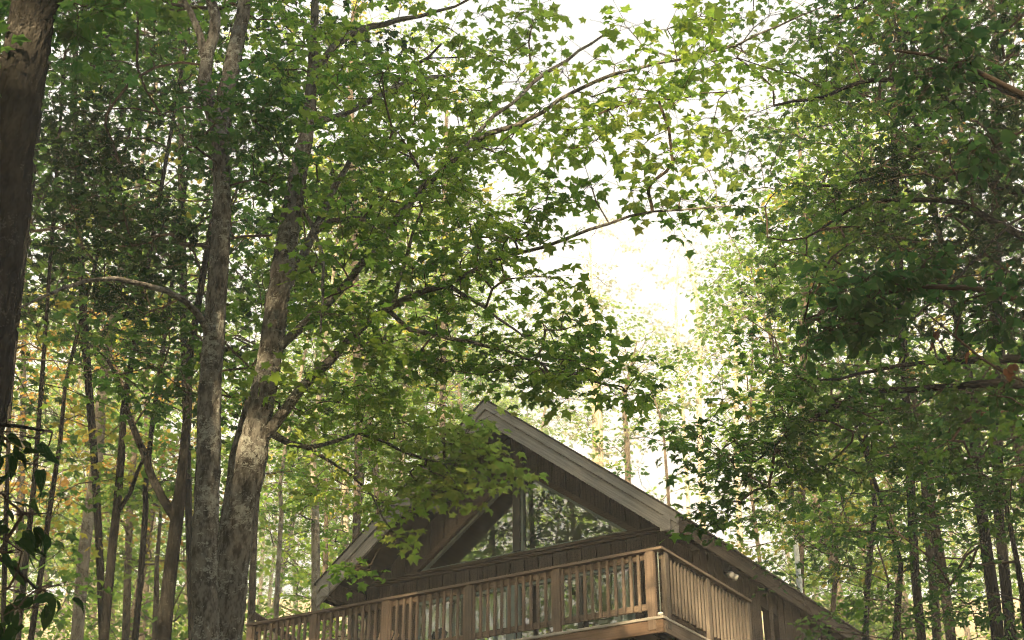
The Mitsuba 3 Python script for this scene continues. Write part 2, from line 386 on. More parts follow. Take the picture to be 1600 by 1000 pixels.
MB().box(-.1, -.062, .13, BW, -.80, -.715).put(deck + '__lower_rail', 'rail_side_shade_mat')
posts = [-7.06, -5.797, -4.464, -3.023, -1.592, -.17]
for a in posts:
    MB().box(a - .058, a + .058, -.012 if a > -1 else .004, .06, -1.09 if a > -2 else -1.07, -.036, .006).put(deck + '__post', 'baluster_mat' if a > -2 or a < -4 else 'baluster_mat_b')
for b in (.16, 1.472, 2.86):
    MB().box(-.062, -.004 if b > 1 else .006, b - .055, b + .055, -1.07, -.036, .006).put(deck + '__post', 'side_shade_baluster_mat')
for p0, p1 in zip(posts[:-1], posts[1:]):
    nb = int(round((p1 - p0) / .118))
    for k in range(nb):
        a = p0 + .075 + k * (p1 - p0 - .03) / nb
        j = rng.uniform(-.004, .004)
        MB().beam((a + j, .044, -.815 + rng.uniform(-.008, .006)), (a + j + rng.uniform(-.003, .003), .044, -.045), .038, .036, (0, 1, 0), .003).put(deck + '__baluster', ['baluster_mat', 'baluster_mat', 'baluster_mat_b'][rng.integers(3)])
for p0, p1 in ((.2, 1.43), (1.5, 2.84)):
    nb = 11
    for k in range(nb):
        b = p0 + .06 + k * (p1 - p0 - .06) / nb
        MB().beam((-.044, b, -.815 + rng.uniform(-.008, .006)), (-.044, b, -.045), .038, .036, (0, 1, 0), .003).put(deck + '__baluster', 'side_shade_baluster_mat')

# small things on and around the cabin
t = thing('vent_pipe', 'white plastic vent pipe standing above the right roof edge', 'pipe')
MB().lathe((-.72, 7.0, 1.0), [(.0, 0), (.045, 0), (.045, 1.2), (.038, 1.2), (.038, .9)]).put(t + '__tube', 'pvc_mat', 40)
MB().lathe((-.72, 7.0, 1.42), [(.046, 0), (.054, .005), (.054, .09), (.046, .095)]).put(t + '__collar', 'pvc_mat', 40)
t = thing('roof_vent', 'grey metal flue with a cap behind the left slope of the gable', 'vent')
MB().lathe((-5.42, 2.55, 2.3), [(0, 0), (.1, 0), (.1, .95), (0, .95)]).put(t + '__pipe', 'metal_mat', 40)
MB().lathe((-5.42, 2.55, 3.02), [(.1, 0), (.17, 0), (.17, .22), (.11, .3), (0, .33)]).put(t + '__cap', 'metal_mat', 40)
t = thing('floodlight', 'white twin floodlight on the dark side wall', 'lamp')
MB().lathe((WR, 4.1, .86), [(0, 0), (.06, 0), (.055, .03), (0, .035)], (1, 0, 0)).put(t + '__mount', 'black_mat', 40)
for db in (-.07, .07):
    MB().lathe((WR + .03, 4.1 + db * .4, .85), [(0, 0), (.022, 0), (.03, .05), (.052, .1), (.055, .15), (.045, .17), (0, .175)], (.7, db * 6, -.35), 16).put(t + '__lamp', 'white_mat', 40)
t = thing('hose_hanger', 'small white fitting at the foot of the corner post', 'fitting')
MB().lathe((-.06, .03, -.90), [(0, 0), (.035, .005), (.04, .02), (.03, .035), (0, .04)], (0, -.3, 1), 14).put(t + '__cap', 'white_mat', 40)
MB().lathe((-.06, .03, -.92), [(.0, 0), (.008, 0), (.008, .86), (0, .86)], (0, 0, 1), 10).put(t + '__tube', 'frame_mat', 40)


def adirondack(name, label, a, b, deg, mats):
    """fan backed garden chair; local x to its right, y to its front"""
    t = thing(name, label, 'chair')
    c, s = math.cos(math.radians(deg)), math.sin(math.radians(deg))
    L = lambda x, y, z: (a + c * x - s * y, b + s * x + c * y, FLOOR + .012 + z)
    for k in range(5):
        y = .28 - k * .1
        MB().beam(L(-.27, y, .36 - k * .028), L(.27, y, .36 - k * .028), .085, .02).put(t + '__seat_slat', mats)
    for k in range(-2, 3):
        top = 1.04 - .05 * k * k * .5
        MB().beam(L(k * .095, -.2, .22), L(k * .135, -.48, top), .075, .02, (c, s, 0)).put(t + '__back_slat', mats)
    for zz, yy in ((.42, -.285), (.8, -.425)):
        MB().beam(L(-.27, yy, zz), L(.27, yy, zz), .05, .03).put(t + '__back_rail', mats)
    for x in (-.31, .31):
        MB().beam(L(x, .3, 0), L(x, .3, .56), .09, .03, (s, -c, 0)).put(t + '__leg', mats)
        MB().beam(L(x, .3, .34), L(x, -.5, .03), .03, .12).put(t + '__side_rail', mats)
        MB().beam(L(x, .42, .575), L(x, -.4, .575), .13, .025).put(t + '__arm', mats)
    return t


adirondack('garden_chair', 'light wooden slat backed chair behind the left part of the railing', -5.9, 1.35, 165, 'chair_wood_mat')
adirondack('garden_chair', 'black slat backed chair in front of the left sliding door', -5.25, 1.75, 150, 'black_mat')
t = thing('stair_handrail', 'dark sloping handrail at the far left end of the deck', 'handrail')
MB().beam((-8.35, 1.5, .68), (-7.1, 1.5, -.1), .06, .11).put(t + '__rail', 'siding_mat_c')
for a, z in ((-8.3, .6), (-7.25, 0)):
    MB().box(a, a + .09, 1.46, 1.55, -3, z - .05).put(t + '__post', 'siding_mat_c')
MB().box(-8.6, DL - .01, 1.2, 2.4, FLOOR - .1, FLOOR).put(t + '__landing', 'soffit_mat')

# ------------------------------------------------------------------ trees: builders
def fan(pts, zc, mirror=True):
    return np.array(pts, float)


MAPLE_V = np.array([[0, .38, -.03], [0, .0, 0], [.40, -.02, -.05], [.27, .22, .02], [.36, .30, .02], [.60, .50, -.08], [.34, .56, .02], [.22, .64, .02], [0, 1.0, -.12],
                    [-.22, .64, .02], [-.34, .56, .02], [-.60, .50, -.08], [-.36, .30, .02], [-.27, .22, .02], [-.40, -.02, -.05]])
MAPLE_F = np.array([[0, i, i + 1] for i in range(1, 14)] + [[0, 14, 1]])
MID_V = np.array([[0, 0, 0], [.42, .03, -.03], [.26, .27, .02], [.55, .52, -.06], [.2, .64, .02], [0, 1, -.1], [-.2, .64, .02], [-.55, .52, -.06], [-.26, .27, .02], [-.42, .03, -.03]])
MID_F = np.array([[0, 1, 2], [0, 2, 4], [2, 3, 4], [0, 4, 5], [0, 5, 6], [0, 6, 8], [6, 7, 8], [0, 8, 9]])
FAR_V = np.array([[0, 0, 0], [.46, .3, .06], [.34, .66, .04], [0, 1, -.06], [-.34, .66, .04], [-.46, .3, .06]])
FAR_F = np.array([[0, 1, 2], [0, 2, 3], [0, 3, 4], [0, 4, 5]])
KITE_V = np.array([[0, 0, 0], [.45, .45, .08], [0, 1, -.04], [-.45, .45, .08]])
KITE_F = np.array([[0, 1, 2], [0, 2, 3]])
OVAL_V = np.array([[0, 0, 0], [.3, -.03, .07], [.46, .25, .11], [.36, .6, .08], [0, 1.05, -.16], [-.36, .6, .08], [-.46, .25, .11], [-.3, -.03, .07], [0, .35, 0], [0, .7, -.04]])
OVAL_F = np.array([[8, 0, 1], [8, 1, 2], [8, 2, 3], [8, 3, 9], [9, 3, 4], [9, 4, 5], [8, 9, 5], [8, 5, 6], [8, 6, 7], [8, 7, 0]])
LANCE_V = OVAL_V * np.array([.62, 1.15, 1.2])
KINDS = {'lance': (LANCE_V, OVAL_F), 'maple': (MAPLE_V, MAPLE_F), 'mid': (MID_V, MID_F), 'far': (FAR_V, FAR_F), 'kite': (KITE_V, KITE_F), 'oval': (OVAL_V, OVAL_F)}


def leaf_arrays(pos, dirn, nrm, size, col, kind, rng):
    V, Fc = KINDS[kind]
    dirn = unit(dirn)
    side = unit(np.cross(dirn, nrm))
    up = np.cross(side, dirn)
    k = len(V)
    w = rng.uniform(.8, 1.12, (len(pos), 1, 1))
    curl = rng.normal(1.1, 1.3, (len(pos), 1, 1))
    v = pos[:, None] + size[:, None, None] * (V[None, :, 0:1] * w * side[:, None] + V[None, :, 1:2] * dirn[:, None] + V[None, :, 2:3] * curl * up[:, None])
    return v, Fc, np.repeat(col[:, None], k, 1)


def flat(v, Fc, c):
    n, k = v.shape[:2]
    return (v.reshape(-1, 3), (Fc[None] + (np.arange(n) * k)[:, None, None]).reshape(-1, 3)), c.reshape(-1, 3)


def tube(pts, rad, sides, ridge=0.0, rough=0.0):
    p = np.asarray(pts, float)
    rad = np.broadcast_to(rad, (len(p),))
    t = unit(np.gradient(p, axis=0))
    a = np.cross(t[0], [1, 0, 0] if abs(t[0][0]) < .8 else [0, 1, 0])
    fr = []
    for i in range(len(p)):
        a = a - t[i] * (a @ t[i])
        a = a / np.linalg.norm(a)
        fr.append((a, np.cross(t[i], a)))
    A, B = np.array([x[0] for x in fr]), np.array([x[1] for x in fr])
    th = np.arange(sides) * 2 * np.pi / sides
    r = rad[:, None] * np.ones(sides)
    if rough:
        q = p[:, None] + r[..., None] * (np.cos(th)[None, :, None] * A[:, None] + np.sin(th)[None, :, None] * B[:, None])
        r = r * (1 + rough * (meshkit.fbm(q * np.array([5, 5, 1.6]), 3, 11) - .5) * 2)
    if ridge:
        q = p[:, None] + r[..., None] * (np.cos(th)[None, :, None] * A[:, None] + np.sin(th)[None, :, None] * B[:, None])
        g = meshkit.noise(q * np.array([34, 34, 6.5]), 21) * .6 + meshkit.noise(q * np.array([60, 60, 17]), 22) * .4
        r = r * (1 + ridge * (np.abs(g - .5) * 4 - .8))
    v = p[:, None] + r[..., None] * (np.cos(th)[None, :, None] * A[:, None] + np.sin(th)[None, :, None] * B[:, None])
    i, j = np.meshgrid(np.arange(len(p) - 1), np.arange(sides), indexing='ij')
    q = np.stack([i * sides + j, i * sides + (j + 1) % sides, (i + 1) * sides + (j + 1) % sides, (i + 1) * sides + j], -1).reshape(-1, 4)
    return v.reshape(-1, 3), np.vstack([q[:, [0, 1, 2]], q[:, [0, 2, 3]]])


def prisms(p, q, r0, r1):
    """many straight three sided twigs at once"""
    d = unit(q - p)
    s = unit(np.cross(d, np.where(np.abs(d[:, 2:]) < .8, [[0, 0, 1.0]], [[1.0, 0, 0]])))
    t = np.cross(d, s)
    th = np.arange(3) * 2 * np.pi / 3
    o = np.cos(th)[None, :, None] * s[:, None] + np.sin(th)[None, :, None] * t[:, None]
    v = np.concatenate([p[:, None] + r0 * o, q[:, None] + r1 * o], 1)
    f = np.array([[0, 1, 4], [0, 4, 3], [1, 2, 5], [1, 5, 4], [2, 0, 3], [2, 3, 5]])
    return v.reshape(-1, 3), (f[None] + (np.arange(len(p)) * 6)[:, None, None]).reshape(-1, 3)


def join(parts):
    v, f, n = [], [], 0
    for a, b in parts:
        v.append(a)
        f.append(b + n)
        n += len(a)
    return np.vstack(v), np.vstack(f)


def smooth_path(pts, rad, step):
    """a Catmull-Rom curve through the points"""
    p, r = np.asarray(pts, float), np.asarray(rad, float)
    P = np.vstack([2 * p[0] - p[1], p, 2 * p[-1] - p[-2]])
    out, ro = [], []
    for i in range(len(p) - 1):
        a, b, c, d = P[i:i + 4]
        n = max(1, int(np.linalg.norm(c - b) / step))
        for t in np.arange(n) / n:
            out.append(.5 * (2 * b + (c - a) * t + (2 * a - 5 * b + 4 * c - d) * t * t + (3 * b - a - 3 * c + d) * t ** 3))
            ro.append(r[i] + (r[i + 1] - r[i]) * t)
    return np.array(out + [p[-1]]), np.array(ro + [r[-1]])


def grow(skel, targets, rng, step=.3, tip=.0035, power=.46, wander=.1):
    """joins every target to the nearest point of the tree grown so far; returns the twig polylines, their radii and end directions"""
    skel = np.asarray(skel)
    d0 = np.array([np.min(np.linalg.norm(skel - a, axis=1)) for a in targets])
    cap = len(skel) + len(targets) * 40
    nodes, parent = np.zeros((cap, 3)), np.full(cap, -1)
    N = len(skel)
    nodes[:N] = skel
    order, lines = np.argsort(d0), []
    for k in order:
        a = targets[k]
        dd = np.linalg.norm(nodes[:N] - a, axis=1) + np.where(nodes[:N, 2] > a[2] + .1, .35, 0)
        i = int(np.argmin(dd))
        b = nodes[i]
        L = np.linalg.norm(a - b)
        m = min(38, max(2, int(L / step)))
        t = (np.arange(m) + 1)[:, None] / m
        bow = rng.normal(0, wander, 3) * L
        bow[2] += .12 * L
        line = b + (a - b) * t + bow * (4 * t * (1 - t)) * .6 + rng.normal(0, .02 * min(L, 1.5), (m, 3)) * (t < 1)
        nodes[N:N + m] = line
        parent[N:N + m] = np.concatenate([[i], np.arange(N, N + m - 1)])
        lines.append((i, N, N + m, k))
        N += m
    cnt = np.zeros(N)
    for _, _, e, _ in lines:
        cnt[e - 1] += 1
    for i in range(N - 1, len(skel) - 1, -1):
        cnt[parent[i]] += cnt[i]
    rad = tip * np.maximum(cnt, 1) ** power
    out, ends = [], {}
    for i, s, e, k in lines:
        idx = np.concatenate([[i], np.arange(s, e)])
        r = rad[idx].copy()
        r[0] = r[1]
        out.append((nodes[idx], r))
        ends[k] = unit(nodes[e - 1] - nodes[max(s, e - 3)] if e - s > 2 else nodes[e - 1] - nodes[i])
    return out, ends


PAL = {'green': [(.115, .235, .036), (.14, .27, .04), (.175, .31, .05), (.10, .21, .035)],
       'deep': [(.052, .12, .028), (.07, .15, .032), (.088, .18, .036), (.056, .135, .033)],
       'fresh': [(.205, .34, .05), (.24, .37, .055), (.28, .40, .06), (.18, .31, .045)],  # lightened and yellowed to stand in for sunlit glow on the leaves
       'lit_pale': [(.28, .42, .08), (.33, .45, .09), (.25, .39, .07), (.37, .46, .10)],  # palest green, sunlight and glare put into the leaf colour
       'yellow': [(.42, .42, .06), (.48, .44, .07), (.36, .40, .06), (.52, .42, .08)],
       'orange': [(.52, .31, .08), (.54, .36, .09), (.46, .25, .06), (.42, .33, .07)],
       'cream': [(.42, .44, .30), (.38, .42, .27), (.46, .46, .33), (.36, .40, .24)],  # paled to imitate overexposure and haze on the far crowns
       'blue': [(.04, .105, .035), (.055, .135, .045), (.045, .11, .03), (.07, .15, .045)],
       'dusk': [(.02, .042, .015), (.028, .055, .018), (.035, .065, .02), (.022, .05, .016)]}  # near black leaves, canopy shade put into the colour


def palette(name, n, rng, clump=None):
    c = np.array(PAL[name])[rng.integers(0, 4, n)]
    return c * rng.uniform(.82, 1.18, (n, 1)) * rng.uniform(.94, 1.06, (n, 3))


def sprays(ends, dirs, rng, n_leaf, size, reach, nt=4, tilt=.4, hang=.25):
    """leafy twigs at the branch ends: (twig starts, twig ends, leaf positions, leaf axes, leaf normals, leaf sizes, spray number)"""
    M = len(ends)
    hd = unit(dirs * np.array([1, 1, .35]))
    az = np.arctan2(hd[:, 1], hd[:, 0])
    ang = az[:, None] + np.linspace(-1.5, 1.5, nt)[None] + rng.normal(0, .35, (M, nt))
    el = rng.normal(-.02, .28, (M, nt))
    L = reach * rng.uniform(.55, 1.15, (M, nt)) * (1 - .35 * np.abs(np.linspace(-1, 1, nt)))[None]
    tw = np.stack([np.cos(ang) * np.cos(el), np.sin(ang) * np.cos(el), np.sin(el)], -1)
    p0 = np.repeat(ends[:, None], nt, 1) - tw * .02
    p1 = p0 + tw * L[..., None]
    k = max(1, n_leaf // nt)
    t = (np.arange(k)[None, None] + rng.uniform(.2, .8, (M, nt, k))) / k
    t = .12 + .9 * t
    sgn = np.where((np.arange(k) % 2) > 0, 1.0, -1.0)[None, None] * np.ones((M, nt, 1))
    upv = np.array([0, 0, 1.0])
    side = unit(np.cross(tw, upv))[:, :, None] * sgn[..., None]
    last = (t > .93)[..., None]
    ax = unit(np.where(last, tw[:, :, None] + 0 * side, side * .8 + tw[:, :, None] * .75) + rng.normal(0, .3, (M, nt, k, 3)) - upv * hang)
    pos = p0[:, :, None] + (p1 - p0)[:, :, None] * t[..., None] + ax * size * rng.uniform(.25, .6, (M, nt, k, 1)) - upv * size * rng.uniform(0, .5, (M, nt, k, 1))
    nr = unit(upv + rng.normal(0, tilt, (M, nt, k, 3)))
    sz = size * rng.uniform(.45, 1.2, (M, nt, k))
    num = np.broadcast_to(np.arange(M)[:, None, None], sz.shape)
    r = lambda x: x.reshape(-1, 3)
    return r(p0), r(p1), r(pos), r(ax), r(nr), sz.ravel(), num.ravel()


def in_blob(c, r, n, rng):
    d = unit(rng.normal(0, 1, (n, 3))) * rng.uniform(.05, 1, (n, 1)) ** (1 / 2.4)
    return np.asarray(c) + d * np.asarray(r)


def blob_px(px, py, rx, ry, dist, rd, n, rng):
    """targets in a flattened clump: rx, ry its half extent across the view, rd along it"""
    c = at(px, py, dist)
    k = math.hypot(*(c - EYE)) / F if False else np.linalg.norm(c - EYE) / math.hypot(F, math.hypot(px - 800, py - 500))
    hd = unit(np.array([c[0], c[1], 0]))
    sd = np.array([hd[1], -hd[0], 0])
    d = unit(rng.normal(0, 1, (n, 3))) * rng.uniform(.05, 1, (n, 1)) ** (1 / 2.4)
    return c + d[:, :1] * rx * k * sd + d[:, 1:2] * ry * k * np.array([0, 0, 1.1]) + d[:, 2:] * rd * hd


def path_px(pts, dist0, dist1=None, dz=0):
    """points (px, py, half width in px) -> points and radii, the distance running from dist0 to dist1"""
    dist1 = dist0 if dist1 is None else dist1
    out, ra = [], []
    for i, (x, y, r) in enumerate(pts):
        d = dist0 + (dist1 - dist0) * i / max(1, len(pts) - 1)
        c = at(x, y, d)
        out.append(c)
        ra.append(r * np.linalg.norm(c - EYE) / math.hypot(F, math.hypot(x - 800, y - 500)))
    return np.array(out), np.array(ra)


def to_ground(pts, rad, lean=.04):
    """extends a trunk from its lowest visible point down into the forest floor, with a root flare"""
    p = pts[0]
    d = unit(pts[1] - pts[0])
    d = unit(np.array([d[0] * .4, d[1] * .4, 1.0]))
    z = float(ground_z(p[0], p[1]))
    h = p[2] - z + .25
    n = max(3, int(h / .8))
    t = np.linspace(1, 0, n, endpoint=False)[:, None]
    low = p - d * h * t
    lr = rad[0] * (1 + .25 * t[:, 0] + .6 * np.clip((t[:, 0] * h - (h - .8)) / .8, 0, 1) ** 2)
    return np.vstack([low, pts]), np.concatenate([lr, rad])


def make_tree(name, label, trunks, limbs, clumps, kind, size, n_leaf, reach, pal, seed, bark_key, category='tree', group=None, leaf_mat='leaf_mat', near=0, twigs=True,
              tilt=.4, hang=.25, trunk_step=.22, limb_bark=None, extra=None, tip=.0035, mixpal=None, sides=14, ridge=0.0):
    """a tree: trunk (and stem) parts, limbs, twigs, crown, its nearest leaves one by one"""
    rng = np.random.default_rng(seed)
    t = thing(name, label, category, group)
    skel = []
    for i, (p, r) in enumerate(trunks):
        q, s = smooth_path(p, r, trunk_step)
        put(t + '__trunk', tube(q, s, sides, rough=.10, ridge=ridge), bark_key, smooth=True)
        z = q[:, 2] - ground_z(q[:, 0], q[:, 1])
        skel.append(q[z > min(2.5, z.max() * .3)])
    for p, r in limbs:
        q, s = smooth_path(p, r, .16)
        q = q + rng.normal(0, .008, q.shape)
        put(t + '__limb', tube(q, s, 8, rough=.06), limb_bark or bark_key, smooth=True)
        skel.append(q[1:])
    pals = sum(([c[1]] * len(c[0]) if isinstance(c, tuple) else [pal] * len(c) for c in clumps), [])
    targets = np.vstack([c[0] if isinstance(c, tuple) else c for c in clumps])
    lines, ends = grow(np.vstack(skel), targets, rng, tip=tip)
    parts = [tube(p, r, 6 if r.max() > .02 else 4 if r.max() > .008 else 3) for p, r in lines]
    E_ = targets
    D_ = np.array([ends[k] for k in range(len(targets))])
    p0, p1, pos, ax, nr, sz, num = sprays(E_, D_, rng, n_leaf, size, reach, tilt=tilt, hang=hang)
    if twigs:
        parts.append(prisms(p0, p1, .0028, .0014))
    put(t + '__branches', join(parts), bark_key if tip > .006 else 'twig_mat', smooth=False, kind='stuff')
    keep = rng.random(len(pos)) > .04
    pos, ax, nr, sz, num = pos[keep], ax[keep], nr[keep], sz[keep], num[keep]
    col = palette(pal, len(pos), rng)
    if mixpal:
        other, share = mixpal
        pick = rng.random(len(targets)) < share
        m = pick[num]
        col[m] = palette(other, int(m.sum()), rng)
    for nm in set(pals) - {pal}:
        m = np.array([x == nm for x in pals])[num]
        col[m] = palette(nm, int(m.sum()), rng)
    hue = rng.uniform(.85, 1.15, (len(targets), 1))
    col = col * hue[num]
    v, Fc, c = leaf_arrays(pos, ax, nr, sz, col, kind, rng)
    far = np.ones(len(pos), bool)
    if near:
        q = pos - EYE
        cz = q[:, 1] * CP + q[:, 2] * SP
        u_, w_ = q[:, 0] / np.maximum(cz, .1) * F, (-q[:, 1] * SP + q[:, 2] * CP) / np.maximum(cz, .1) * F
        vis = (np.abs(u_) < 800) & (np.abs(w_) < 500) & (cz > 0)
        score = np.where(vis, sz / np.maximum(cz, .1), 0)
        pick = np.argsort(-score)[:near]
        pick = pick[score[pick] > 0]
        far[pick] = False
        for i in pick:
            put(t + '__leaf', (v[i], Fc), leaf_mat, color=c[i])
    if far.any():
        mesh, cc = flat(v[far], Fc, c[far])
        put(t + '__crown', mesh, leaf_mat, color=cc, kind='stuff')
    if extra:
        extra(t, rng)
    return t


# ------------------------------------------------------------------ trees: the wood around the cabin
rg = np.random.default_rng(11)
B = lambda *a: blob_px(*a, rg)

# the twin stemmed maple
D = 12.0
ta = to_ground(*path_px([(322, 1000, 21), (319, 900, 20.5), (322, 800, 20), (326, 700, 19.5), (328, 620, 18.5), (333, 540, 17.5), (341, 430, 16), (346, 340, 15), (346, 260, 14), (341, 200, 13.5)], D))
tb = to_ground(*path_px([(354, 1000, 24), (360, 920, 26), (369, 840, 27), (381, 770, 26), (394, 710, 24), (407, 640, 20.5), (419, 570, 19.5), (431, 490, 18.5), (443, 410, 17.5), (456, 330, 16), (468, 260, 14), (480, 200, 11.5), (487, 130, 9), (491, 50, 7), (494, -60, 5)], D + .35))
L = [path_px([(341, 200, 13), (330, 165, 12), (320, 125, 11), (326, 80, 10), (337, 40, 9), (332, -20, 8), (340, -120, 5)], D),
     path_px([(343, 205, 13), (347, 170, 13), (357, 125, 13), (367, 75, 12), (379, 25, 11), (382, -20, 10), (395, -130, 6)], D + .1),
     path_px([(322, 100, 7), (312, 55, 6), (298, 20, 5), (284, -5, 4), (265, -40, 3)], D),
     path_px([(352, 860, 13), (357, 800, 12), (364, 745, 11), (374, 690, 9), (392, 620, 7)], D + .55),
     path_px([(324, 512, 7), (308, 492, 5.5), (288, 470, 5), (262, 454, 4.6), (225, 444, 4.2), (180, 437, 3.8), (135, 436, 3.4), (100, 449, 3), (62, 467, 2.4), (26, 482, 1.6)], D - .1, D - 1.4),
     path_px([(404, 694, 11), (428, 664, 9.5), (455, 630, 8.5), (490, 585, 7.6), (540, 535, 6.8), (598, 487, 6), (640, 465, 5.4), (690, 448, 4.6), (735, 425, 4), (775, 405, 3.2), (850, 385, 2.7), (920, 360, 2.4), (985, 339, 2), (1060, 326, 1.6), (1150, 321, 1)], D + .38, D - 1.2),
     path_px([(446, 455, 8), (470, 408, 7.5), (490, 365, 7), (508, 325, 6.5), (524, 290, 5.5), (541, 262, 4.5), (560, 215, 3.5)], D + .4, D + .4),
     path_px([(493, 360, 5), (515, 345, 5), (540, 340, 4.5), (566, 341, 4), (590, 358, 2.5)], D + .4, D - .1),
     path_px([(462, 300, 4), (470, 322, 3.4), (484, 345, 3), (498, 378, 2.8), (504, 420, 2.6), (505, 470, 2.2), (502, 520, 1.6)], D + .1, D - .7),
     path_px([(425, 555, 8), (470, 512, 7), (508, 475, 6.5), (545, 440, 6), (577, 400, 6), (610, 358, 5.8), (650, 305, 5.8), (690, 265, 5.6), (725, 234, 5), (762, 210, 4.4), (805, 193, 3.8), (850, 172, 3.4), (900, 142, 3), (960, 116, 2.7), (1030, 97, 2.4), (1085, 88, 2.1), (1150, 68, 1.8), (1216, 38, 1.5), (1290, 10, 1.2)], D + .38, D - 2.0),
     path_px([(722, 238, 3.6), (745, 208, 3.2), (770, 182, 2.9), (800, 160, 2.6), (832, 130, 3.2), (868, 106, 2.8), (905, 80, 2.2), (960, 45, 1.4)], D - .9, D - .3),
     path_px([(606, 484, 4), (640, 515, 3.6), (682, 523, 3.4), (732, 533, 3), (790, 548, 2.7), (842, 566, 2.4), (905, 588, 1.9), (970, 602, 1.2)], D - .2, D - .9),
     path_px([(612, 478, 4), (625, 436, 3.6), (636, 395, 3), (648, 362, 2.4), (662, 326, 1.6)], D - .2, D - .5),
     path_px([(700, 445, 3.4), (740, 470, 2.8), (780, 497, 2.2), (822, 530, 1.5)], D - .5, D - .9),
     path_px([(418, 676, 7), (450, 690, 5), (482, 701, 4), (518, 692, 3.4), (560, 678, 3), (600, 690, 2.6), (645, 712, 2.2), (692, 722, 1.8), (745, 730, 1.2)], D + .42, D + 1.6),
     path_px([(482, 701, 3), (515, 720, 2.4), (548, 742, 2), (580, 770, 1.6), (600, 806, 1.2), (622, 838, .8)], D + .7, D + 1.7),
     path_px([(488, 110, 6), (520, 76, 5.5), (548, 55, 5), (580, 40, 5), (622, 32, 4.2), (656, 26, 3), (710, 10, 2)], D + .3, D + .6),
     path_px([(484, 190, 6), (530, 178, 5), (575, 160, 5), (612, 140, 5), (640, 128, 4.5), (668, 122, 4), (700, 116, 2.5)], D + .3, D + 1.2),
     path_px([(612, 140, 3), (640, 108, 2.6), (668, 90, 2.2), (690, 70, 1.6)], D + .8, D + .4)]
C = [B(430, -160, 260, 90, D + .2, 2.0, 50), B(760, -150, 220, 80, D - .2, 1.8, 40), (B(170, 60, 110, 80, D + 1.5, 1.3, 34), 'deep'), (B(150, 230, 110, 90, D + 2, 1.5, 30), 'dusk'), (B(200, 400, 120, 100, D + .5, 1.2, 40), 'dusk'), B(320, 20, 90, 50, D + 1, .7, 14), B(430, 70, 110, 90, D + 1.1, 1.2, 38),  # darker clumps at the left carry canopy shade in their leaf colour
     (B(400, 200, 110, 60, D - .7, 1.0, 34), 'deep'), (B(560, 80, 120, 100, D + .4, 1.6, 32), 'fresh'), B(540, 190, 110, 80, D - .6, 1.3, 30), B(500, 300, 90, 50, D + 1.2, .7, 22), (B(640, 240, 110, 100, D - .3, 1.4, 26), 'fresh'), B(650, 380, 120, 80, D - .7, 1.2, 25),
     B(560, 390, 100, 80, D - .5, 1.1, 22), (B(740, 300, 100, 70, D - .8, 1.1, 20), 'fresh'), (B(730, 120, 110, 90, D, 1.3, 22), 'fresh'), (B(790, 60, 100, 60, D, 1.0, 16), 'fresh'), B(440, 440, 90, 60, D + 1.2, .8, 22), B(540, 530, 70, 46, D - .2, .8, 16),
     B(370, 570, 50, 50, D + 1.1, .5, 10), (B(250, 560, 80, 60, D + 1.0, .9, 16), 'deep'), B(700, 540, 120, 46, D - .5, .9, 22), (B(620, 610, 120, 40, D + .6, 1.0, 16), 'fresh'), B(840, 565, 90, 34, D - .7, .7, 18), B(950, 595, 90, 24, D - 1, .6, 13), B(890, 520, 60, 30, D - .3, .5, 12),
     (B(810, 400, 90, 50, D - 1, .8, 17), 'fresh'), B(850, 335, 66, 26, D - 1.2, .5, 7), (B(820, 220, 80, 60, D - .8, .8, 10), 'fresh'), (B(900, 135, 80, 50, D - 1.2, .7, 8), 'fresh'), (B(990, 100, 80, 40, D - 1.6, .6, 9), 'fresh'), (B(1090, 80, 80, 40, D - 1.8, .6, 11), 'fresh'), (B(950, 210, 90, 44, D - 1.2, .6, 10), 'lit_pale'), (B(1060, 170, 80, 40, D - 1.6, .6, 8), 'lit_pale'), (B(1070, 265, 80, 30, D - 1.3, .6, 7), 'lit_pale'), B(990, 312, 90, 20, D - 1, .6, 7), B(900, 280, 50, 30, D - 1, .6, 3),  # paler lacy clumps imitate the glare around the sky gap
     (B(470, 620, 60, 36, D + .2, .6, 8), 'fresh'), (B(530, 660, 70, 34, D + .8, .7, 10), 'fresh'), (B(640, 680, 70, 30, D + 1.2, .6, 13), 'lit_pale'), (B(715, 716, 56, 22, D + 1.5, .5, 14), 'lit_pale'), (B(712, 672, 50, 24, D + 1.4, .5, 12), 'lit_pale'), (B(662, 738, 44, 26, D + 1.6, .4, 8), 'lit_pale'), (B(600, 790, 40, 20, D + 1.6, .4, 5), 'fresh'), (B(778, 722, 50, 20, D + 1.7, .4, 13), 'lit_pale'), (B(690, 772, 44, 18, D + 1.6, .4, 8), 'lit_pale'), (B(552, 884, 30, 12, D + 1.7, .3, 4), 'green'), (B(655, 735, 34, 18, D + 1.6, .4, 4), 'lit_pale'), (B(500, 740, 60, 40, D + .9, .6, 7), 'lit_pale'), (B(622, 842, 24, 8, D + 1.6, .25, 3), 'lit_pale')]
make_tree('maple_tree', 'large twin stemmed maple with lichen grey bark standing left of the cabin', [ta, tb], L, C, 'maple', .118, 14, .42, 'green', 1, 'bark_maple', near=300, mixpal=('fresh', .4), sides=56, ridge=.10, trunk_step=.05)
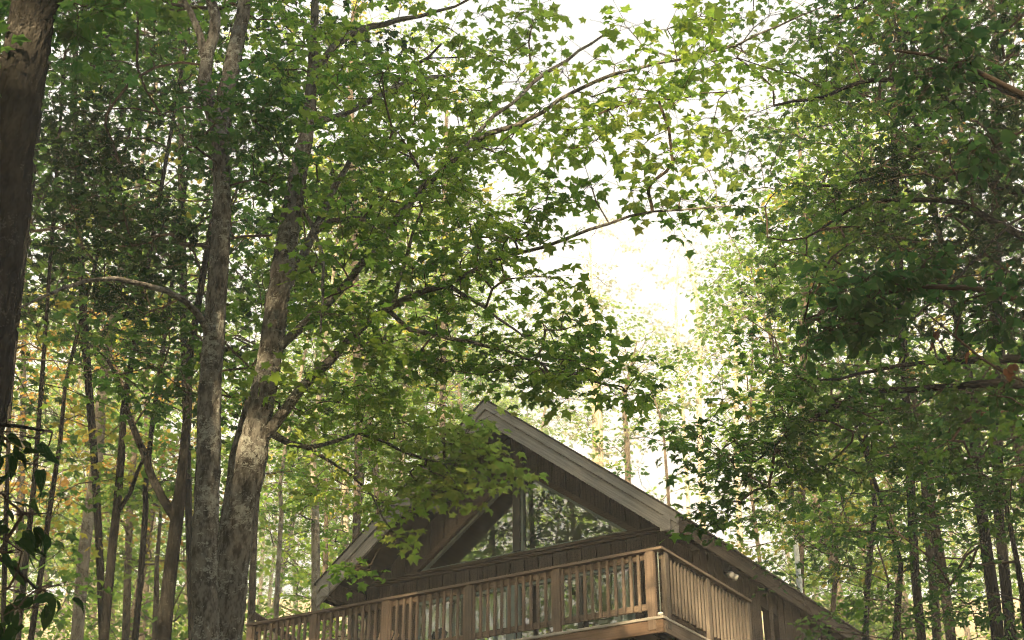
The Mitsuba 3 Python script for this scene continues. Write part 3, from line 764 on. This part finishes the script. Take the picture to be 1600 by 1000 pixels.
# the dark trunk at the left edge
tl = to_ground(*path_px([(-30, 640, 42), (-20, 560, 40), (-4, 420, 38), (12, 280, 36), (26, 180, 35), (40, 90, 34.5), (54, 0, 34), (68, -90, 32), (90, -260, 26), (110, -420, 18)], 9.0))
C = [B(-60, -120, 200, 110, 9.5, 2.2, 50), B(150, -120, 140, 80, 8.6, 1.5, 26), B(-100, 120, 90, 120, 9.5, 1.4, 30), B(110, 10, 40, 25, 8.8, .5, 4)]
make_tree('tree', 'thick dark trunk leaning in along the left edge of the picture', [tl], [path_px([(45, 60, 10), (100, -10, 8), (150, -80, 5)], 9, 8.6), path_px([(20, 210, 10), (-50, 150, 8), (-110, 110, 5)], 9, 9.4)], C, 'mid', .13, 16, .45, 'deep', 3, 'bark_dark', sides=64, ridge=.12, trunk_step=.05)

# hanging big leaved branch at the lower left
C = [B(10, 690, 30, 18, 4.6, .25, 3), B(50, 700, 24, 16, 4.8, .25, 2), B(10, 770, 20, 20, 4.6, .25, 2), B(40, 800, 18, 20, 4.7, .2, 2), B(6, 860, 20, 26, 4.6, .25, 2), B(50, 925, 30, 30, 4.6, .25, 4), B(4, 950, 20, 30, 4.7, .2, 2)]
tt = to_ground(*path_px([(-70, 1060, 12), (-66, 900, 11), (-60, 740, 9), (-48, 600, 7), (-30, 450, 5)], 4.7))
make_tree('sapling', 'near young tree with big drooping dark leaves at the lower left edge', [tt], [path_px([(-60, 730, 6), (-20, 665, 4), (30, 660, 3), (80, 680, 2)], 4.7, 4.7), path_px([(-63, 860, 6), (-20, 870, 4), (30, 890, 3), (60, 920, 2)], 4.7, 4.6)], C, 'lance', .075, 4, .14, 'dusk', 4, 'bark_dark', near=120, hang=1.1, tilt=.8)

# the big maple whose limbs reach in from the right
D = 12.5
tr = to_ground(*path_px([(1790, 1100, 30), (1775, 900, 28), (1760, 700, 26), (1745, 500, 24), (1735, 300, 20), (1725, 100, 16), (1720, -100, 10), (1716, -260, 6)], D))
L = [path_px([(1752, 650, 12), (1660, 612, 9), (1560, 598, 7), (1425, 609, 5), (1342, 612, 4), (1314, 634, 3.4), (1250, 664, 2.8), (1180, 724, 1.6)], D, D - .6),
     path_px([(1748, 590, 11), (1640, 565, 8), (1520, 562, 6), (1440, 566, 4), (1370, 577, 3), (1312, 592, 2.4), (1250, 592, 1.5)], D, D - 1),
     path_px([(1738, 380, 11), (1640, 320, 8), (1540, 285, 6), (1450, 274, 4.4), (1360, 282, 3.4), (1258, 293, 2)], D, D + .6),
     path_px([(1728, 200, 10), (1600, 150, 7), (1480, 120, 5), (1345, 129, 3.4), (1290, 150, 2.8), (1210, 163, 2)], D, D - 1),
     path_px([(1724, 60, 8), (1600, -30, 5), (1480, -40, 4), (1380, -10, 2.6), (1300, 30, 1.4)], D, D - .6),
     path_px([(1740, 440, 9), (1600, 372, 6), (1500, 318, 5), (1425, 313, 4), (1330, 326, 2.4), (1260, 372, 1.6), (1200, 370, 1)], D, D - .2),
     path_px([(1720, 330, 4), (1600, 338, 2.4), (1500, 430, 2), (1430, 498, 1.4)], D, D - 1.4)]
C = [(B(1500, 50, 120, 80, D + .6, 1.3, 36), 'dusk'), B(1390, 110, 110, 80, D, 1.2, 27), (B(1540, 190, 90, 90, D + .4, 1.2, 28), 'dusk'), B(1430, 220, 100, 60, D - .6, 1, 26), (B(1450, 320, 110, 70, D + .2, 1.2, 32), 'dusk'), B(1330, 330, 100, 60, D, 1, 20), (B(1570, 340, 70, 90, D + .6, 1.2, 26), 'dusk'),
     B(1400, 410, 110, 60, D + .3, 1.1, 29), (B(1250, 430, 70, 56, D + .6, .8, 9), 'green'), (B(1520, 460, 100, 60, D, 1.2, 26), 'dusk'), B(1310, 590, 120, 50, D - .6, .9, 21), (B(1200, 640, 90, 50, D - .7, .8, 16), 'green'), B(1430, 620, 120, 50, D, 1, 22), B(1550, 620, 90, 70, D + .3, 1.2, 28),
     B(1180, 730, 80, 40, D - .7, .7, 18), B(1290, 690, 90, 40, D - .3, .8, 19), B(1120, 790, 60, 26, D - .6, .5, 9), B(1100, 690, 60, 36, D - .5, .5, 11), B(1420, 720, 100, 50, D + .6, 1, 19), B(1560, 750, 70, 50, D + .8, 1, 14), B(1190, 540, 50, 40, D, .6, 8),
     (B(1270, 90, 90, 60, D - .6, .9, 14), 'fresh'), (B(1200, 120, 80, 50, D - .8, .8, 6), 'fresh'), (B(1275, 220, 80, 50, D - .4, .8, 9), 'fresh'), (B(1130, 40, 90, 40, D - 1, .8, 8), 'fresh'), (B(1170, 240, 60, 36, D - .4, .6, 4), 'fresh'), B(1150, 322, 60, 16, D - .2, .6, 4), (B(1260, 325, 76, 50, D + .2, .8, 9), 'fresh'), B(1330, 30, 90, 50, D, 1, 21), B(1580, 60, 70, 80, D + 1, 1.2, 19)]
make_tree('maple_tree', 'dense maple whose leafy limbs reach in from the right edge', [tr], L, C, 'maple', .105, 15, .44, 'deep', 5, 'bark_dark', near=300, mixpal=('green', .35), sides=12)

# the broad leaved linden branch in front of it
D = 8.0
tn = to_ground(*path_px([(1700, 1100, 20), (1694, 900, 19), (1686, 700, 18), (1676, 500, 17), (1668, 300, 14), (1660, 100, 11), (1655, -120, 7)], D))
L = [path_px([(1676, 520, 8), (1600, 470, 6), (1520, 448, 5), (1440, 446, 4), (1370, 462, 3), (1310, 478, 2.2), (1258, 500, 1.4)], D, D - .5),
     path_px([(1666, 230, 7), (1600, 150, 5), (1520, 110, 4), (1450, 90, 3), (1400, 80, 2)], D, D - .4),
     path_px([(1680, 640, 5), (1620, 604, 3), (1575, 588, 2.4), (1535, 560, 2), (1490, 526, 1.7), (1440, 486, 1)], D, D - .4)]
C = [B(1300, 480, 60, 26, D - .5, .4, 12), B(1370, 455, 60, 28, D - .4, .4, 14), B(1440, 430, 60, 24, D - .3, .4, 12), B(1280, 520, 40, 22, D - .5, .3, 7), B(1350, 505, 50, 18, D - .4, .3, 7), B(1440, 110, 70, 40, D - .3, .5, 14), B(1520, 80, 60, 40, D - .2, .5, 10), B(1560, 480, 50, 40, D - .2, .5, 10), B(1580, 610, 40, 40, D - .1, .4, 7), B(1530, 240, 60, 30, D, .4, 8)]


def dead(t, rng):
    for k in range(9):
        x, y = rng.uniform(1440, 1596), 0
        y = 500 + (x - 1440) * .42 + rng.uniform(8, 44)
        c = at(x, y, D - .3 + rng.uniform(-.2, .2))
        v, Fc, cc = leaf_arrays(c[None], np.array([[rng.normal(0, .25), rng.normal(0, .25), -1]]), rng.normal(0, 1, (1, 3)), np.array([rng.uniform(.04, .065)]), np.array([[.15, .075, .045]]) * rng.uniform(.6, 1.3), 'oval', rng)
        v[0] += (np.abs(v[0] - c).sum(1, keepdims=True)) * rng.normal(0, .12, v[0].shape)
        put(t + '__dead_leaf', (v[0], Fc), 'leaf_mat', color=cc[0], label='curled brown dead leaf')


make_tree('linden_tree', 'near broad leaved tree with bluish leaves and some dead brown ones at the right', [tn], L, C, 'oval', .085, 11, .22, 'blue', 6, 'bark_dark', near=300, leaf_mat='gloss_leaf_mat', hang=.5, tilt=.5, extra=dead, limb_bark='twig_mat')


# trees of the middle distance
def column(cx, cy, z0, z1, r, n, rng):
    z = rng.uniform(0, 1, n) ** .85
    rr = r * (1 - .55 * z) * np.sqrt(rng.uniform(.03, 1, n))
    th = rng.uniform(0, 2 * np.pi, n)
    return np.stack([cx + rr * np.cos(th), cy + rr * np.sin(th), z0 + (z1 - z0) * z], 1)


MID = [
    # name, label, trunk pixels (px, py, half width), distance, height above the top pixel, crown start py, crown radius, n, palette, mix, bark
    ('sapling', 'thin dark sapling nearest the left edge behind the drooping leaves', [(4, 1000, 4), (8, 860, 4), (13, 700, 3.5), (22, 560, 3)], 15, 5, 960, 1.5, 50, 'deep', ('green', .4), 'bark_dark'),
    ('sapling', 'slim dark sapling second from the left edge', [(27, 1000, 5), (42, 860, 4.6), (53, 760, 4), (62, 640, 3.6)], 17, 5, 930, 1.5, 42, 'fresh', ('green', .5), 'bark_dark'),
    ('sapling', 'slim leaning sapling left of the pale birch', [(48, 1000, 4.6), (66, 880, 4.4), (80, 780, 4), (94, 690, 3.4), (102, 600, 3)], 18, 5, 900, 1.5, 42, 'green', ('yellow', .3), 'bark_dark'),
    ('birch_tree', 'pale barked birch rising among the saplings at the lower left', [(120, 1000, 10), (132, 856, 9.5), (146, 760, 9), (157, 665, 8), (166, 560, 7)], 23, 6, 700, 2.2, 60, 'fresh', ('yellow', .4), 'bark_pale'),
    ('tree', 'dark slender tree with a side branch right of the pale birch', [(163, 1000, 7), (175, 860, 7), (183, 790, 6.5), (189, 720, 6), (193, 640, 5)], 18, 7, 720, 2.2, 110, 'deep', ('dusk', .5), 'bark_dark'),
    ('tree', 'dark slim trunk midway between the birch and the forked tree', [(211, 1000, 5.4), (220, 900, 5), (228, 790, 4.6), (236, 680, 4)], 21, 7, 760, 2.2, 90, 'deep', ('green', .5), 'bark_dark'),
    ('forked_tree', 'sturdy forked tree just left of the big maple', [(255, 1000, 12), (262, 930, 11.5), (268, 880, 11), (277, 805, 10.5), (284, 740, 8), (292, 660, 7), (296, 560, 6)], 16, 6, 640, 2.6, 150, 'deep', ('dusk', .4), 'bark_dark'),
    ('tree', 'slim brown tree just right of the big maple, left of the railing end', [(391, 1000, 6), (394, 930, 6), (397, 850, 5), (404, 740, 4.4)], 27, 6, 800, 2.2, 80, 'fresh', ('green', .4), 'bark_wood'),
    ('tree', 'pale slim tree close behind the left end of the railing', [(430, 1000, 4), (434, 900, 4), (440, 800, 3.5), (446, 700, 3)], 30, 7, 880, 2.2, 80, 'fresh', ('green', .4), 'bark_pale'),
    ('birch_tree', 'grey trunked tree at the left corner of the roof', [(493, 960, 7), (493, 860, 7), (492, 770, 6), (491, 690, 5)], 30, 7, 820, 2.6, 120, 'green', ('fresh', .6), 'bark_pale'),
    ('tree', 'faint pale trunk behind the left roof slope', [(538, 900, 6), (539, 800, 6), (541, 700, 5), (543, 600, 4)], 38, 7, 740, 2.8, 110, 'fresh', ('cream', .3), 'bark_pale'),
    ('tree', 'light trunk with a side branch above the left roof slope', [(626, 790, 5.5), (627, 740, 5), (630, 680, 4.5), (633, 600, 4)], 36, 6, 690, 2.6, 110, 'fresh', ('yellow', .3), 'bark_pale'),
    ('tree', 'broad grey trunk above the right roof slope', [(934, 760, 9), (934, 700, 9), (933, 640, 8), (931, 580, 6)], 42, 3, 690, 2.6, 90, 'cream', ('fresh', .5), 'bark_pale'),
    ('tree', 'slim trunk second above the right roof slope', [(982, 800, 5), (981, 740, 5), (979, 680, 4.5), (976, 620, 3.5)], 40, 2, 720, 2.2, 70, 'fresh', ('cream', .5), 'bark_wood'),
    ('sapling', 'sparse thin sapling above the lower end of the right roof slope', [(1047, 830, 2.6), (1044, 770, 2.6), (1040, 720, 2.2), (1034, 660, 1.6)], 32, 1, 790, 1.8, 34, 'deep', ('fresh', .4), 'bark_wood'),
    ('tree', 'thin pale trunk behind the roof left of the white pipe', [(1190, 900, 3), (1184, 850, 3), (1178, 800, 2.8), (1172, 720, 2.2)], 33, 4, 800, 2.2, 70, 'cream', ('fresh', .5), 'bark_wood'),
    ('tree', 'thin dark trunk right beside the white pipe', [(1254, 930, 3), (1246, 860, 3), (1240, 800, 2.8), (1236, 740, 2.2)], 30, 5, 850, 2.2, 80, 'green', ('fresh', .5), 'bark_dark'),
    ('tree', 'bent slender tree midway between the white pipe and the twin trunks', [(1352, 1000, 5), (1355, 920, 5), (1360, 860, 4.6), (1368, 800, 4)], 26, 7, 900, 2.6, 110, 'fresh', ('yellow', .4), 'bark_dark'),
    ('tree', 'left one of the two grey trunks standing close together at the right', [(1464, 1000, 7), (1459, 920, 7), (1452, 850, 6.5), (1446, 770, 6), (1440, 690, 5)], 24, 7, 720, 2.4, 100, 'green', ('fresh', .4), 'bark_wood'),
    ('tree', 'right one of the two grey trunks standing close together at the right', [(1486, 1000, 8), (1478, 930, 8), (1467, 860, 7.5), (1457, 800, 7), (1450, 730, 6)], 22.5, 7, 740, 2.4, 100, 'deep', ('green', .5), 'bark_wood'),
    ('tree', 'tall dark trunk at the lower right', [(1560, 1000, 10), (1552, 930, 9.6), (1540, 850, 9), (1530, 770, 8.5), (1523, 690, 8), (1516, 600, 7)], 18, 7, 700, 2.6, 150, 'deep', ('green', .3), 'bark_dark'),
    ('tree', 'leaning brown trunk at the right edge', [(1650, 1000, 10), (1626, 880, 9.5), (1604, 770, 9), (1588, 680, 8.5), (1572, 600, 7.5)], 20, 7, 680, 2.6, 130, 'deep', ('orange', .12), 'bark_wood'),
    ('tree', 'round crowned dark understory tree at the lower right above the roof end', [(1395, 1080, 6), (1400, 1000, 5.6), (1404, 930, 5), (1408, 880, 4)], 21, 2.5, 990, 2.6, 120, 'deep', ('green', .3), 'bark_dark'),
    ('tree', 'golden leaved small tree low behind the right roof end', [(1300, 980, 4), (1304, 920, 4), (1308, 860, 3)], 28, 2, 930, 2.2, 70, 'yellow', ('fresh', .5), 'bark_wood'),
    ('tree', 'dark low tree in the lower right corner', [(1610, 1120, 6), (1606, 1020, 6), (1600, 940, 5)], 16, 1.5, 1020, 2.3, 120, 'deep', ('green', .2), 'bark_dark'),
    ('orange_tree', 'orange leaved tree glowing between the trunks at the left', [(196, 1000, 6), (200, 880, 6), (204, 760, 5), (208, 660, 4)], 30, 2, 880, 3.2, 200, 'orange', ('yellow', .4), 'bark_wood'),
    ('tree', 'dark leafy tree filling the upper left behind the big maple', [(160, 1000, 6), (150, 760, 6), (130, 480, 6), (120, 260, 5), (118, 80, 4)], 20, 2, 520, 3.0, 300, 'dusk', ('deep', .5), 'bark_dark'),
    ('tree', 'tall leafy tree behind the fork of the big maple', [(300, 1000, 6), (292, 700, 6), (286, 430, 6), (282, 180, 5), (280, 0, 4)], 22, 3, 560, 3.0, 220, 'deep', ('green', .4), 'bark_dark'),
    ('tree', 'golden topped tree behind the crown of the big maple', [(560, 700, 6), (556, 500, 6), (552, 300, 6), (548, 100, 5)], 30, 4, 520, 3.6, 190, 'yellow', ('fresh', .6), 'bark_wood'),
    ('tree', 'fresh green tree between the big maple and the gable', [(690, 760, 5), (692, 600, 5), (694, 430, 4.6), (696, 260, 4)], 34, 3, 640, 3.2, 150, 'fresh', ('green', .5), 'bark_wood'),
    ('tree', 'tall dark tree behind the linden branch at the right', [(1430, 900, 7), (1420, 700, 7), (1408, 480, 6.6), (1398, 260, 6), (1394, 100, 4)], 20, 3, 640, 3.0, 180, 'deep', ('fresh', .3), 'bark_dark'),
    ('tree', 'tall shady tree along the upper right edge', [(1560, 800, 8), (1560, 560, 7.6), (1556, 340, 7), (1554, 160, 6), (1552, 20, 5)], 19, 3, 560, 3.0, 230, 'deep', ('orange', .12), 'bark_dark'),
    ('tree', 'light green tree right of the open sky', [(1250, 900, 6), (1254, 700, 6), (1256, 500, 5.4), (1258, 340, 5)], 29, 3, 640, 3.0, 150, 'fresh', ('green', .5), 'bark_wood'),
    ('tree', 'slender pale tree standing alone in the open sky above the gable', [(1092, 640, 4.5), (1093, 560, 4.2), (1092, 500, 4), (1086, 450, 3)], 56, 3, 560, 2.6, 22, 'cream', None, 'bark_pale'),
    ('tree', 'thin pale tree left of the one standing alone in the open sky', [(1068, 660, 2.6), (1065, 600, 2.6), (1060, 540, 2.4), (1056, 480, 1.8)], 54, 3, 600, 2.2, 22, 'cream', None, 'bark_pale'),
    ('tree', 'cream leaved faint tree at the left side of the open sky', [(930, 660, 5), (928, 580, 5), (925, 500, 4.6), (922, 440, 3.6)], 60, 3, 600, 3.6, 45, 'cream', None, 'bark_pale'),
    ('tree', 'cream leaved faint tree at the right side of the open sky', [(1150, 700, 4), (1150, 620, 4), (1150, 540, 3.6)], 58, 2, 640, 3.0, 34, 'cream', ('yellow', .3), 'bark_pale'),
]
for i, (name, label, px, dist, up, c0, cr, n, pal, mx, bk) in enumerate(MID):
    rng = np.random.default_rng(100 + i)
    p, r = path_px(px, dist)
    top = p[-1] + np.array([rng.normal(0, .3), rng.normal(0, .3), up])
    p, r = to_ground(np.vstack([p, top]), np.concatenate([r, [.02]]))
    z0 = at(px[0][0], c0, dist)[2]
    # the crown follows the trunk
    k = rng.uniform(0, 1, n)
    zz = z0 + (top[2] + .6 - z0) * k ** .9
    cx, cy = np.interp(zz, p[:, 2], p[:, 0]), np.interp(zz, p[:, 2], p[:, 1])
    rr = cr * (.35 + .65 * np.sin(np.pi * np.clip(k * .85 + .12, 0, 1))) * np.sqrt(rng.uniform(.02, 1, n))
    th = rng.uniform(0, 2 * np.pi, n)
    tg = np.stack([cx + rr * np.cos(th), cy + rr * np.sin(th), zz], 1)
    lb = []
    if name == 'forked_tree':
        lb = [path_px([(275, 815, 8), (256, 780, 7), (240, 752, 6.5), (226, 716, 6), (208, 668, 5), (192, 620, 4), (170, 560, 3)], dist, dist + .5)]
    if 'side branch right' in label:
        lb = [path_px([(184, 800, 4), (202, 770, 3.6), (216, 735, 3), (232, 700, 2.4)], dist, dist - .5)]
    kind = 'mid' if dist < 22 else 'far' if dist < 34 else 'kite'
    make_tree(name, label, [(p, r)], lb, [tg], kind, .125 if dist < 34 else .15, 18 if dist < 22 else 22, .55 if dist < 34 else .7, pal, 200 + i, bk, twigs=dist < 34, mixpal=mx, trunk_step=.5, sides=10, tip=.0045)


# ------------------------------------------------------------------ the far wood, and the trees beside and behind the camera: a few kinds, many copies
def template(seed, h, rc, n, pal, mx, bk, z0f, size=.16, n_leaf=26):
    rng = np.random.default_rng(seed)
    k = np.linspace(0, 1, 9)
    bend = np.cumsum(np.cumsum(rng.normal(0, .09, (9, 2)), 0), 0)
    p = np.stack([bend[:, 0], bend[:, 1], -1.5 + k * (h + .5)], 1)
    r = .17 * (1 - .9 * k) + .01
    r[0] *= 1.4
    q, s = smooth_path(p, r, .6)
    kk = rng.uniform(0, 1, n)
    zz = h * (z0f + (1 - z0f) * kk ** .9)
    rr = rc * (.3 + .7 * np.sin(np.pi * np.clip(kk * .85 + .12, 0, 1))) * np.sqrt(rng.uniform(.02, 1, n))
    th = rng.uniform(0, 2 * np.pi, n)
    tg = np.stack([np.interp(zz, p[:, 2], p[:, 0]) + rr * np.cos(th), np.interp(zz, p[:, 2], p[:, 1]) + rr * np.sin(th), zz], 1)
    lines, ends = grow(q[q[:, 2] > h * .2], tg, rng, step=.5, tip=.007)
    parts = [tube(a, b, 4 if b.max() > .02 else 3) for a, b in lines]
    _, _, pos, ax, nr, sz, num = sprays(tg, np.array([ends[i] for i in range(n)]), rng, n_leaf, size, .8)
    col = palette(pal, len(pos), rng)
    if mx:
        m = (rng.random(n) < mx[1])[num]
        col[m] = palette(mx[0], int(m.sum()), rng)
    col *= rng.uniform(.85, 1.15, (n, 1))[num]
    mesh, cc = flat(*leaf_arrays(pos, ax, nr, sz, col, 'kite', rng))
    return [('trunk', mikit.ply(tube(q, s, 9, rough=.08), bk, smooth=True)), ('branches', mikit.ply(join(parts), bk)), ('crown', mikit.ply(mesh, 'leaf_mat', color=cc))]


TPL = {'green': template(31, 19, 3.4, 200, 'green', ('fresh', .4), 'bark_wood', .3), 'fresh': template(32, 21, 3.2, 190, 'fresh', ('yellow', .3), 'bark_wood', .32),
       'gold': template(33, 18, 3.4, 190, 'yellow', ('orange', .3), 'bark_wood', .25), 'deep': template(34, 20, 3.6, 220, 'deep', ('green', .4), 'bark_dark', .22),
       'tall': template(37, 30, 4.2, 200, 'deep', ('green', .5), 'bark_dark', .715, size=.27, n_leaf=40),  # bare below, crown base shaped to let a band of sun through
       'shade': template(36, 20, 3.7, 240, 'deep', ('green', .5), 'bark_dark', .2, size=.27, n_leaf=44),  # dense oversized leaves, made to block the sun
       'low': template(35, 9, 2.6, 130, 'fresh', ('green', .4), 'bark_wood', .12)}
FAR_LOOK = {'green': 'mid green tree', 'fresh': 'tall light green tree', 'gold': 'golden yellow tree', 'deep': 'dense dark green tree', 'low': 'low bushy young tree'}
ZONES = [(110, 'at the far left edge'), (230, 'behind the pale birch'), (330, 'behind the forked tree at the left'), (440, 'just right of the big maple'), (560, 'behind the left end of the railing'), (700, 'behind the left roof slope'), (860, 'behind the gable peak'),
         (1060, 'above the right roof slope'), (1200, 'right of the open sky'), (1330, 'behind the white vent pipe'), (1430, 'right of the roof end'), (1510, 'behind the two close grey trunks'), (1999, 'at the far right edge')]
RANK = ['nearest', 'second nearest', 'third nearest', 'fourth nearest', 'fifth nearest', 'sixth nearest', 'seventh nearest', 'eighth nearest']


OUT_LABEL = 'tall forest tree standing outside the picture, beside or behind the viewer'  # shared by the mirrored trees and the added sun blocking ones


def plant(kind, x, y, sc, rot, label, group):
    t = thing({'low': 'young_tree'}.get(kind, 'forest_tree'), label, 'tree', group)
    m = T().translate([x, y, float(ground_z(x, y))]).rotate([0, 0, 1], rot).scale(sc)
    for part, d in TPL[kind]:
        scene[f'{t}__{part}'] = {**d, 'to_world': m}
        if part != 'trunk':
            labels[f'{t}__{part}'] = {'kind': 'stuff'}


rng = np.random.default_rng(77)
spots = []
while len(spots) < 54:
    y = rng.uniform(30, 92)
    ang = rng.uniform(-21.5, 21.5)
    x = y * math.tan(math.radians(ang))
    if 0.5 < ang < 11.5:                      # the clearing behind the gable
        continue
    if any((x - a) ** 2 + (y - b) ** 2 < 9 for a, b, _ in spots):
        continue
    ab = W([[0, 0, 0]])[0]
    q = np.array([x, y, 0]) - O
    if -9 < q @ HU < 1.5 and -1 < q @ HV < 14:
        continue
    spots.append((x, y, ang))
far = [(rng.choice(['green', 'fresh', 'gold', 'deep', 'low'], p=[.3, .24, .09, .2, .17]), x, y, rng.uniform(.85, 1.2), rng.uniform(0, 360)) for x, y, _ in spots]
while len(far) < len(spots) + 14:
    y = rng.uniform(26, 60)
    x = y * math.tan(math.radians(rng.uniform(-20, 20)))
    q = np.array([x, y, 0]) - O
    if not (-9 < q @ HU < 1.5 and -1 < q @ HV < 14):
        far.append(('low', x, y, rng.uniform(.7, 1.3), rng.uniform(0, 360)))


def zone(x, y):
    cz = y * CP + (float(ground_z(x, y)) + 4) * SP
    return next(n for lim, n in ZONES if 800 + F * x / cz < lim)


for kind, x, y, sc, rot in far:
    same = sorted(f[2] for f in far if f[0] == kind and zone(f[1], f[2]) == zone(x, y))
    rank = '' if len(same) == 1 else f', {RANK[same.index(y)]} one'
    plant(kind, x, y, sc, rot, f'{FAR_LOOK[kind]} far back {zone(x, y)}{rank}', {'low': 'young trees in the undergrowth'}.get(kind, f'{kind} trees far back in the wood').replace('gold ', 'golden '))
for x, y, sc in ((-9, 6, 1), (-14, 13, 1), (-13, 1, 1.1), (-20, 8, 1.1), (-18, 17, 1), (-24, 2, 1.2), (-28, 12, 1.1), (-33, 4, 1.2), (-26, 21, 1.1), (-15, 6, .9), (-34, 17, 1.2), (-38, 8, 1.4), (-42, 14, 1.4), (-40, 2, 1.4), (-30, 8, 1.3), (-22, 14, 1.1), (17, -6, 1.2), (16, 6, 1)):
    plant(rng.choice(['green', 'deep']), x, y, sc, rng.uniform(0, 360), OUT_LABEL, 'forest trees outside the picture')
for x, y, sc in ((-20, -13, 1.35), (-16, -16, 1.0), (-8.2, -13.5, 1.14), (-13, -13, .97), (-4, -15, 1.0), (-7, -16, 1.0), (1, -13, 1.4), (6, -15, 1.4), (12, -14, 1.3), (-17, -20, 1.45), (-5.3, -4, .8), (-12, -20, 1.05), (-7, -21, 1.05), (-1, -20, 1.5), (5, -21, 1.4)):
    plant('shade', x, y, sc, rng.uniform(0, 360), OUT_LABEL, 'forest trees outside the picture')  # unseen trees added to keep direct sun off the foreground
for x, y, sc in ((-16, -12, 1), (-12.5, -15, 1.02), (-8.5, -12, 1), (-5, -13, 1.03), (-14, -19, 1.1), (-9.5, -19, 1.1), (-5.5, -18, 1.1)):
    plant('tall', x, y, sc, rng.uniform(0, 360), OUT_LABEL, 'forest trees outside the picture')  # unseen trees added to shade the gable above a sunlit band
